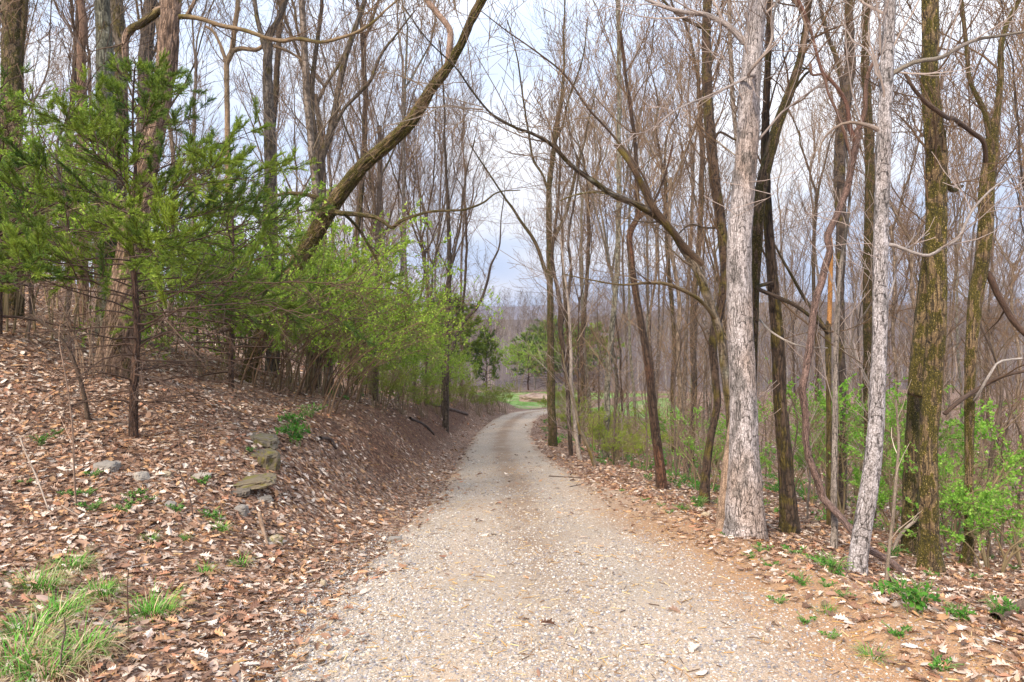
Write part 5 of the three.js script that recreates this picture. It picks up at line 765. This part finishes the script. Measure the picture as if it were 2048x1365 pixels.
{
  const d = 9.0, P = (x, y, dd = d) => at(x, y, dd), o = thing('rock_ledge', 'mossy layered rock ledge jutting from the left bank over a dark hollow', 'rock', null, P(505, 940));
  const slab = (sd, x, y, dd, sx, sy, sz, ry, rz, op) => { const m = part('rock_slab', rockGeo(sd, sx, sy, sz, op), rockMat, o); m.position.copy(P(x, y, hit(x, y) + (dd - 9)).sub(o.position)); m.rotation.set(0, ry, rz); };
  slab(3, 526, 884, 9.10, 0.20, 0.09, 0.30, 0.3, -0.2, { moss: 0.25, layers: 6, col: [0.17, 0.14, 0.10] });
  slab(8, 534, 925, 9.04, 0.13, 0.15, 0.26, 0.5, -0.15, { moss: 0.3, layers: 9, col: [0.13, 0.105, 0.07] });
  slab(31, 518, 912, 9.14, 0.16, 0.07, 0.22, 0.1, -0.25, { moss: 0.2, layers: 5, col: [0.2, 0.165, 0.12] });
  slab(14, 503, 965, 8.98, 0.25, 0.05, 0.26, 0.35, 0.12, { moss: 0.3, layers: 5, col: [0.17, 0.135, 0.09] });
  slab(23, 478, 986, 9.06, 0.12, 0.05, 0.16, 0.2, 0.1, { layers: 5, col: [0.14, 0.115, 0.09] });
  slab(27, 528, 1002, 9.05, 0.09, 0.05, 0.10, 0.6, 0, { layers: 4, col: [0.2, 0.18, 0.16] });
  const R = [[214, 936, 46, 24, 'flat grey stone in the leaf litter below the front cedar'], [282, 955, 30, 20, 'rounded pale stone just right of the flat grey stone'], [340, 1014, 26, 20, 'grey stone left of the thin bare twigs on the left bank'], [482, 1026, 28, 30, 'upright grey stone below the rock ledge'], [549, 1086, 30, 26, 'mossy stone at the foot of the left bank'], [478, 1168, 15, 11, 'small pale stone left of the drive edge'], [497, 1174, 17, 10, 'small flat pale stone beside another small pale stone'], [602, 1176, 22, 12, 'pale stone in the leaves at the left edge of the drive'], [646, 1172, 14, 24, 'small upright tan stone at the left edge of the drive'],
    [1412, 1033, 17, 15, 'grey stone at the left foot of the tan stem'], [1495, 1200, 20, 10, 'pale flat stone on the orange dirt right of the drive'], [1543, 1197, 16, 8, 'small pale stone beside the tan stick on the right'], [1488, 1190, 14, 8, 'small bluish stone on the right verge'], [1627, 1271, 14, 9, 'small white stone on the right verge beyond the grey stick'], [1800, 1345, 18, 10, 'pale stone in the bottom right corner of the verge'], [1420, 1345, 16, 10, 'pale stone on the drive near the bottom edge'], [790, 1080, 26, 12, 'whitish flat stone at the left edge of the drive'], [1600, 1340, 14, 9, 'small stone on the orange dirt near the bottom edge'], [330, 950, 24, 12, 'tan stone half buried left of the rock ledge'], [405, 952, 34, 10, 'flat pale stone left of the rock ledge']];
  R.forEach(([x, y, w, h, label], i) => { const dd = hit(x, y), q = at(x, y, dd); const m = single('field_stone', rockGeo(40 + i * 3.7, w / 2 / F * dd, h / 2 / F * dd, w / 2.4 / F * dd, { detail: 4, moss: /mossy/.test(label) ? 0.5 : 0, col: /tan|mossy/.test(label) ? [0.4, 0.32, 0.22] : /pale|white/.test(label) ? [0.36, 0.32, 0.275] : [0.24, 0.215, 0.19] }), rockMat, label, 'stone'); m.position.copy(q).add(V(0, h * 0.02 / F * dd, 0)); m.rotation.y = i; });
}
// ---------------------------------------------------------------- sticks, roots and logs
{
  seed(1212);
  const S = (name, label, list, w, tint, o = {}) => {
    const c = list.map(([x, y, lift = 0]) => { const d = hit(x, y), q = at(x, y, d); q.y += w / 2 / F * d * 0.7 + lift; return [q, w / 2 / F * d]; }); c[c.length - 1][1] *= o.end ?? 0.6; c[0][1] *= o.start ?? 1;
    const f = c[0][0].clone(), R = run(c.map(([p, r]) => [p.clone().sub(f), r]), 0.04, o.wob ?? 0.012), m = new Mesher(); m.tube(R.pts, R.rad, 9, { color: barkColor({ tint, moss: o.moss ?? 0 }), tile: 0.4, cap: true });
    for (let k = 0; k < (o.kids ?? 0); k++) { const q = along(R.pts, rr(0.3, 0.9)); childFrom(m, q.p, q.axis, rr(0.15, 0.4), 0.004, 0, STY({ col: tint.map((t) => t * 0.8), tip: tint.map((t) => t * 0.8) })); }
    const g = single(name, m.build(), bark.smooth, label, o.cat ?? 'stick'); g.position.copy(f);
  };
  S('fallen_stick', 'tan barkless stick on the orange dirt right of the drive', [[1518, 1184], [1560, 1192], [1597, 1200]], 7, [0.75, 0.55, 0.32]);
  S('fallen_stick', 'short grey stick on the right verge', [[1659, 1233], [1690, 1240], [1711, 1243]], 8, [0.34, 0.29, 0.27]);
  S('fallen_stick', 'pale split branch lying behind the leafy weed on the right', [[1846, 1206], [1870, 1222], [1888, 1240]], 8, [0.7, 0.56, 0.42]);
  S('fallen_stick', 'dark stick across the foot of the leaning grey tree', [[1663, 1121], [1700, 1126], [1742, 1133]], 6, [0.2, 0.15, 0.13], { kids: 3 });
  S('fallen_stick', 'dark twig on the right verge, above the short grey stick', [[1604, 1187], [1635, 1186], [1670, 1188]], 4, [0.22, 0.16, 0.13], { kids: 2 });
  S('fallen_stick', 'grey stick pointing downhill left of the log at the right edge', [[1894, 1187], [1910, 1196], [1920, 1212]], 6, [0.4, 0.34, 0.32]);
  S('fallen_stick', 'pale stick rising against the vine end', [[1774, 1185], [1790, 1172], [1808, 1158]], 4, [0.8, 0.7, 0.62]);
  S('exposed_root', 'pale bare root curving at the foot of the thickest pale trunk', [[1465, 1072], [1480, 1058, 0.03], [1500, 1045, 0.09], [1520, 1041, 0.09], [1540, 1040, 0.05]], 6, [0.8, 0.68, 0.58], { cat: 'root' });
  S('fallen_stick', 'pale crooked twig beside the weeds right of the drive', [[1621, 1150], [1626, 1165], [1636, 1175]], 4, [0.8, 0.72, 0.66]);
  S('fallen_stick', 'grey stick lying by the grass tufts in the left foreground', [[197, 1241], [225, 1258], [254, 1277]], 9, [0.5, 0.45, 0.42]);
  S('fallen_stick', 'curved tan strip of bark leaning on the foot of the left bank', [[518, 1046, 0.08], [527, 1070, 0.04], [535, 1092]], 8, [0.6, 0.42, 0.3]);
  S('fallen_stick', 'long thin pale stalk lying across the leaves in the left foreground', [[160, 1043], [250, 1042], [345, 1040]], 2.6, [0.75, 0.6, 0.5]);
  S('fallen_stick', 'thin straw stalk slanting down through the leaves at far left', [[40, 930, 0.25], [75, 985, 0.1], [104, 1045]], 3.5, [0.8, 0.66, 0.55]);
  S('fallen_stick', 'pale stalk lying diagonally below the flat grey stone', [[122, 1024, 0.05], [180, 1045], [232, 1064]], 3, [0.75, 0.6, 0.5]);
  S('fallen_stick', 'short dark stick in the middle of the drive', [[1024, 1000], [1042, 998], [1061, 998]], 4.5, [0.22, 0.16, 0.13]);
  S('fallen_stick', 'dark twig near the right edge of the drive, beyond the short stick', [[1098, 954], [1130, 956], [1163, 957]], 3, [0.2, 0.15, 0.12], { kids: 2 });
  S('fallen_stick', 'forked dark twig at the right edge of the drive', [[1140, 976], [1158, 972], [1166, 971]], 3, [0.2, 0.15, 0.12], { kids: 2 });
  S('fallen_stick', 'dark sticks near the verge left of the dark bent trunk', [[1278, 1036], [1310, 1038], [1335, 1039]], 4, [0.25, 0.18, 0.14], { kids: 2 });
  S('fallen_log', 'thick brown log end in the leaves at the right edge of the picture', [[1990, 1246], [2018, 1232], [2050, 1217], [2090, 1200]], 22, [0.28, 0.18, 0.12], { end: 1, cat: 'log', wob: 0.02 });
  S('fallen_log', 'dark log lying on the litter of the far left bank', [[850, 808], [900, 822], [935, 832]], 8, [0.2, 0.14, 0.12], { cat: 'log' });
  S('fallen_branch', 'dark fallen branch under the shrubs right of the bend tree', [[1205, 900, 0.1], [1228, 903, 0.15], [1245, 890, 0.4], [1258, 862, 0.8]], 9, [0.13, 0.09, 0.07], { cat: 'branch', kids: 6 });
  S('fallen_branch', 'dark branch half buried on the left bank above the drive', [[640, 880], [662, 884], [672, 900]], 8, [0.16, 0.11, 0.09], { cat: 'branch', kids: 3 });
  S('fallen_branch', 'dark broken branch near the crest of the left bank', [[820, 840], [850, 855], [868, 872]], 7, [0.14, 0.1, 0.08], { cat: 'branch', kids: 5 });
  // dead stalks that stand
  const stalk = (label, pts, w, tint, kids) => { const d = hit(pts[0][0], pts[0][1]), f = at(pts[0][0], pts[0][1], d), c = pts.map(([x, y], i) => [at(x, y, d - i * 0.05).sub(f), w / 2 / F * d * (1 - 0.6 * i / pts.length)]), R = run(c, 0.05, 0.01), o = thing('dead_stalk', label, 'stalk', null, f), m = new Mesher(), k = new Mesher(); m.tube(R.pts, R.rad, 6, { color: tint, tile: 0.4 }); part('stem', m.build(), bark.smooth, o); if (kids) { sproutAlong(k, R, { from: 0.3, to: 1, perM: kids, len: [0.15, 0.5], lvl: 0, st: STY({ col: tint, tip: tint, rmin: 0.0016 }) }); part('twigs', k.build(), twigMat, o); } };
  stalk('tall pale dead stalk standing in the litter left of the front cedar', [[152, 1018], [149, 950], [146, 880], [138, 800], [126, 730], [118, 690]], 4, [0.6, 0.42, 0.32], 3);
  stalk('small bare forked twigs standing left of the rock ledge', [[386, 1032], [378, 990], [365, 960], [358, 935]], 3, [0.3, 0.2, 0.16], 8);
  stalk('dark thin stem with crooked side twigs left of the front cedar', [[176, 840], [168, 790], [152, 735], [130, 690], [96, 655], [60, 630]], 9, [0.2, 0.14, 0.1], 5);
  stalk('reddish dead stalk standing in the grass of the left foreground', [[256, 1290], [257, 1230], [256, 1180], [258, 1140]], 3.5, [0.4, 0.25, 0.2], 2);
  stalk('grey dead stalk standing between grass tufts in the bottom left corner', [[120, 1352], [124, 1300], [132, 1262], [130, 1235]], 4, [0.42, 0.34, 0.3], 3);
  stalk('bent pale shrub stems between leaning grey tree and broad mossy trunk', [[1772, 1178], [1778, 1120], [1786, 1050], [1792, 960], [1797, 880], [1792, 800]], 8, [0.55, 0.45, 0.36], 4);
  stalk('pale forked stem curving right in front of the broad mossy trunk', [[1786, 1108], [1796, 1080], [1815, 1056], [1838, 1038], [1858, 1020], [1878, 1000]], 8, [0.66, 0.55, 0.47], 5);
}
// ---------------------------------------------------------------- grass and low plants
function blades(m, n, rad, L, cols, lean) {
  for (let k = 0; k < n; k++) {
    const a = rr(0, 6.28), r = rad * Math.sqrt(rnd()), p = V(Math.cos(a) * r, -0.01, Math.sin(a) * r), out = a + rr(-0.9, 0.9), l = L * rr(0.5, 1.15), b = lean * rr(0.5, 1.4), w = rr(0.0016, 0.0034), c = jitter(cols[Math.floor(rnd() * cols.length)], 0.2), sd = V(-Math.sin(out), 0, Math.cos(out)); let q = p.clone(), prev = null, el = 1.45 - b * 0.25;
    for (let i = 0; i <= 5; i++) { const ww = w * (1 - i / 5.2), A = q.clone().addScaledVector(sd, ww), B = q.clone().addScaledVector(sd, -ww); if (prev) m.quad(prev[1], prev[0], A, B, c); prev = [A, B]; q.add(V(Math.cos(out) * Math.cos(el) * l / 5, Math.sin(el) * l / 5, Math.sin(out) * Math.cos(el) * l / 5)); el -= b * 0.34; }
  }
}
const GREEN = [[0.09, 0.29, 0.025], [0.13, 0.36, 0.035], [0.2, 0.42, 0.06], [0.06, 0.2, 0.015]], STRAW = [[0.55, 0.42, 0.24], [0.45, 0.33, 0.19], [0.62, 0.5, 0.33], [0.36, 0.26, 0.15]];
{
  seed(3131);
  const shape = [[150, 100, 0.10, 0.21], [190, 40, 0.11, 0.21], [90, 120, 0.09, 0.24], [60, 12, 0.05, 0.14]].map(([g, s, r, L]) => { const a = new Mesher(), b = new Mesher(); blades(a, g, r, L, GREEN, 1.1); blades(b, s, r * 1.5, L * 1.25, STRAW, 2.0); return [a.build(), b.build()]; });
  const proto = [];
  for (const [x, y, k, s, label] of [[303, 1232, 1, 1.1, 'lush green grass tuft alone by the grey stick in the left foreground'], [140, 1140, 0, 1.0, 'grass tuft spilling straw over the leaves below the pale stalks'], [75, 1178, 0, 1.1, 'green and straw grass tuft near the left edge, above the big tussock'], [60, 1275, 2, 1.2, 'big straw coloured grass tussock at the left edge'], [30, 1330, 2, 1.3, 'straw tussock in the bottom left corner'], [165, 1310, 2, 1.2, 'straw tussock beside the grey dead stalk'], [120, 1235, 1, 1.05, 'green grass tuft in the middle of the left foreground tussocks'], [200, 1190, 0, 0.9, 'grass tuft between the lush tuft and the straw spill'], [90, 1352, 2, 1.2, 'straw tussock on the bottom edge at left'], 
    [481, 1132, 3, 1.1, 'small bright grass tuft nearest the drive on the left'], [408, 1148, 3, 1.0, 'small grass tuft left of the bright one near the drive'], [440, 1062, 3, 1.2, 'small grass tuft below the rock ledge'], [436, 1040, 3, 0.8, 'tiny grass tuft just above another below the rock ledge'], [300, 1082, 3, 0.9, 'small grass tuft in the leaves midway up the left foreground'], [370, 1080, 3, 0.7, 'tiny grass tuft left of the tuft below the ledge'], [1745, 1320, 3, 1.0, 'low grass tuft on the orange dirt at lower right'], [1655, 1230, 3, 0.9, 'grass tuft behind the short grey stick']]) {
    const d = hit(x, y), p = at(x, y, d), t = rr(0, 6.28);
    if (!proto[k]) { const o = proto[k] = thing('grass_tuft', label, 'grass tuft', null, p); part('green_blades', shape[k][0], bladeMat, o); part('dry_blades', shape[k][1], bladeMat, o); o.rotation.y = t; o.scale.setScalar(s); } else copyOf(proto[k], label, null, p, t, s);
  }
  // leafy weeds
  const weedShape = [0, 1, 2].map((i) => shrubShape(330 + i, { H: [0.28, 0.16, 0.09][i], spread: [0.12, 0.13, 0.09][i], stems: [9, 9, 7][i], twigs: [6, 5, 3][i], lvl: 0, r: 0.003, leaves: 2, size: [0.042, 0.03, 0.026][i], cols: [[0.05, 0.2, 0.02], [0.09, 0.28, 0.03], [0.14, 0.34, 0.05]], cover: () => 1, arch: 0.5, from: 0.1, stem: [0.16, 0.22, 0.07] }));
  const wp = [];
  const weed = (x, y, i, s, label, group) => { const d = hit(x, y), p = at(x, y, d), t = rr(0, 6.28); if (!wp[i]) { const o = wp[i] = thing('leafy_weed', label, 'weed', group, p); part('stems', weedShape[i].stems, twigMat, o); part('leaves', weedShape[i].foliage, leafMat, o); o.scale.setScalar(s); } else copyOf(wp[i], label, group, p, t, s); };
  weed(1830, 1232, 0, 0.95, 'largest dark green leafy weed on the right verge'); weed(1920, 1248, 0, 0.5, 'second leafy weed right of the largest one'); weed(1604, 1174, 1, 0.7, 'spreading weed left of the pale crooked twig'); weed(1650, 1140, 1, 0.9, 'green weeds left of the leaning grey tree foot'); weed(1668, 1150, 1, 1.1, 'weed touching the leaning grey tree foot on its left'); weed(1995, 1240, 0, 0.6, 'thin leafy weed in front of the log at the right edge'); weed(1785, 1115, 1, 1, 'weed on the vine between the two right trunks'); weed(1400, 1020, 0, 0.8, 'bright leafy weed left of the tan stem'); weed(1445, 1025, 0, 0.9, 'leafy weed climbing the foot of the tan stem'); weed(1367, 1025, 1, 0.8, 'small weed left of the grey stone by the tan stem'); weed(1525, 1108, 2, 1.1, 'weed on the verge right of the thickest pale trunk'); weed(1590, 1115, 2, 1.2, 'weed below the dark furrowed trunk');
  weed(592, 892, 0, 1.3, 'leafy weed on the left bank right of the ledge'); weed(590, 862, 0, 1.1, 'second leafy weed on the left bank above the first'); weed(620, 835, 1, 1.6, 'mossy green mound of plants on the left bank under the shrubs'); weed(80, 892, 1, 0.9, 'dark green weed at far left below the shrubs');
  for (const [x, y] of [[55, 970], [130, 995], [145, 995], [178, 992], [260, 998], [262, 1012], [300, 1004], [352, 1024], [405, 970], [190, 955], [280, 992], [420, 1038], [188, 1022], [245, 1025], [115, 870], [500, 905]]) weed(x, y, 2, rr(0.7, 1.2), 'tiny bright green weed among the leaves of the left bank', 'tiny weeds on the left bank');
  for (const [x, y] of [[1655, 1178], [1560, 1210], [1690, 1200], [1665, 1280], [1795, 1278], [1885, 1345], [1450, 1075], [1500, 1120], [1610, 1250], [1540, 1140], [1760, 1190], [1860, 1155], [1950, 1160], [1980, 1120], [2030, 1140], [1915, 1130], [1320, 1015], [1340, 1030], [1245, 985], [1290, 1005]]) weed(x, y, 2, rr(0.6, 1.0), 'tiny green weed on the right verge', 'tiny weeds on the right verge');
  // ground plants too many to count, the meadow and its grass
  const M = new THREE.Matrix4(), q = new THREE.Quaternion(), up = V(0, 1, 0), a = [], col = new THREE.Color();
  for (let k = 0; k < 1500; k++) { const right = rnd() < 0.75, d = (right ? 11 : 15) + 36 * Math.pow(rnd(), 1.2), u0 = right ? rr(0.5 + 1.2 * sstep(20, 12, d), 3 + d * 0.5) : -rr(2.6, 3 + d * 0.3), x = roadX(d) + (u0 > 0 ? roadHalf(d) : -roadHalf(d)) + u0; if (fbm(x * 0.35, d * 0.35, 71, 3) < (right ? 0.04 : 0.12)) continue; const s = rr(0.5, 1.1) * (1 + d * 0.03); M.compose(ground(x, d), q.setFromAxisAngle(up, rr(0, 6.28)), V(s, s, s)); a.push([M.clone(), rr(0.8, 1.3)]); }
  const im = new THREE.InstancedMesh(weedShape[1].foliage, leafMat, a.length); a.forEach(([m, b], k) => { im.setMatrixAt(k, m); im.setColorAt(k, col.setScalar(b)); }); im.name = 'ground_plants'; im.userData = { kind: 'stuff', label: 'sprinkling of low green plants over the woodland floor', category: 'ground cover' }; shade(im); scene.add(im);
  const meadowMat = new THREE.MeshStandardMaterial({ vertexColors: true, roughness: 0.95 }); meadowMat.name = 'meadow_turf';
  const mx = (t, d) => lerp(-7 + (d - 50) * 0.05, 15 + (d - 50) * 0.1, t);
  structure('meadow', gridMesh(50, 60, (i, j) => { const d = 49.6 + i * 0.62, t = j / 59, x = mx(t, d), n = fbm(x * 0.5, d * 0.5, 3, 4), edge = Math.min(t, 1 - t, i / 49, 1 - i / 49), u = Math.abs(roadU(x, d)); const c = mix3([0.15, 0.27, 0.05], [0.34, 0.27, 0.15], sstep(0.0, 0.3, n)); return [x, d, land(x, d) + 0.035 - 0.25 * sstep(0.10, 0.0, edge) - 0.3 * sstep(1.9, 1.4, u), ...c, x, d]; }), meadowMat);
  const g = new Mesher(); blades(g, 40, 0.22, 0.16, [[0.14, 0.3, 0.04], [0.2, 0.36, 0.06], [0.28, 0.36, 0.1]], 1.0); const gg = g.build(), b = [];
  for (let k = 0; k < 2600; k++) { const d = rr(50, 79), x = mx(rnd(), d); if (Math.abs(roadU(x, d)) < 1.9 || fbm(x * 0.5, d * 0.5, 3, 4) > 0.16) continue; const s = rr(0.8, 1.6); M.compose(ground(x, d).add(V(0, 0.03, 0)), q.setFromAxisAngle(up, rr(0, 6.28)), V(s, s, s)); b.push(M.clone()); }
  const gi = new THREE.InstancedMesh(gg, bladeMat, b.length); b.forEach((m, k) => gi.setMatrixAt(k, m)); gi.name = 'meadow_grass'; gi.userData = { kind: 'stuff', label: 'bright green grass of the small meadow beyond the bend', category: 'grass' }; shade(gi); scene.add(gi);
  const md = 61, mp = ground((1072 - 1024) / F * md, md), mo = thing('brush_mound', 'low tan mound of earth and brush in the meadow at the end of the road', 'mound', null, mp);
  part('earth', rockGeo(91, 1.5, 0.62, 1.4, { detail: 9, col: [0.40, 0.28, 0.21] }), rockMat, mo);
  const bm = new Mesher(); for (let k = 0; k < 90; k++) { const an = rr(0, 6.28), r = 1.4 * Math.sqrt(rnd()), p = V(Math.cos(an) * r, 0.66 * Math.sqrt(Math.max(0, 1 - r * r / 2.4)), Math.sin(an) * r); const dir = V(rr(-1, 1), rr(-0.1, 0.25), rr(-1, 1)).normalize(), L = rr(0.3, 0.9); bm.tube([p, p.clone().addScaledVector(dir, L)], [0.018, 0.008], 4, { color: jitter([0.42, 0.31, 0.24], 0.35) }); } part('brush', bm.build(), twigMat, mo);
}
camera.far = 6000; camera.updateProjectionMatrix();
scene.traverse((o) => { if (o.isMesh) { o.castShadow = true; o.receiveShadow = true; } });
renderer.render(scene, camera);
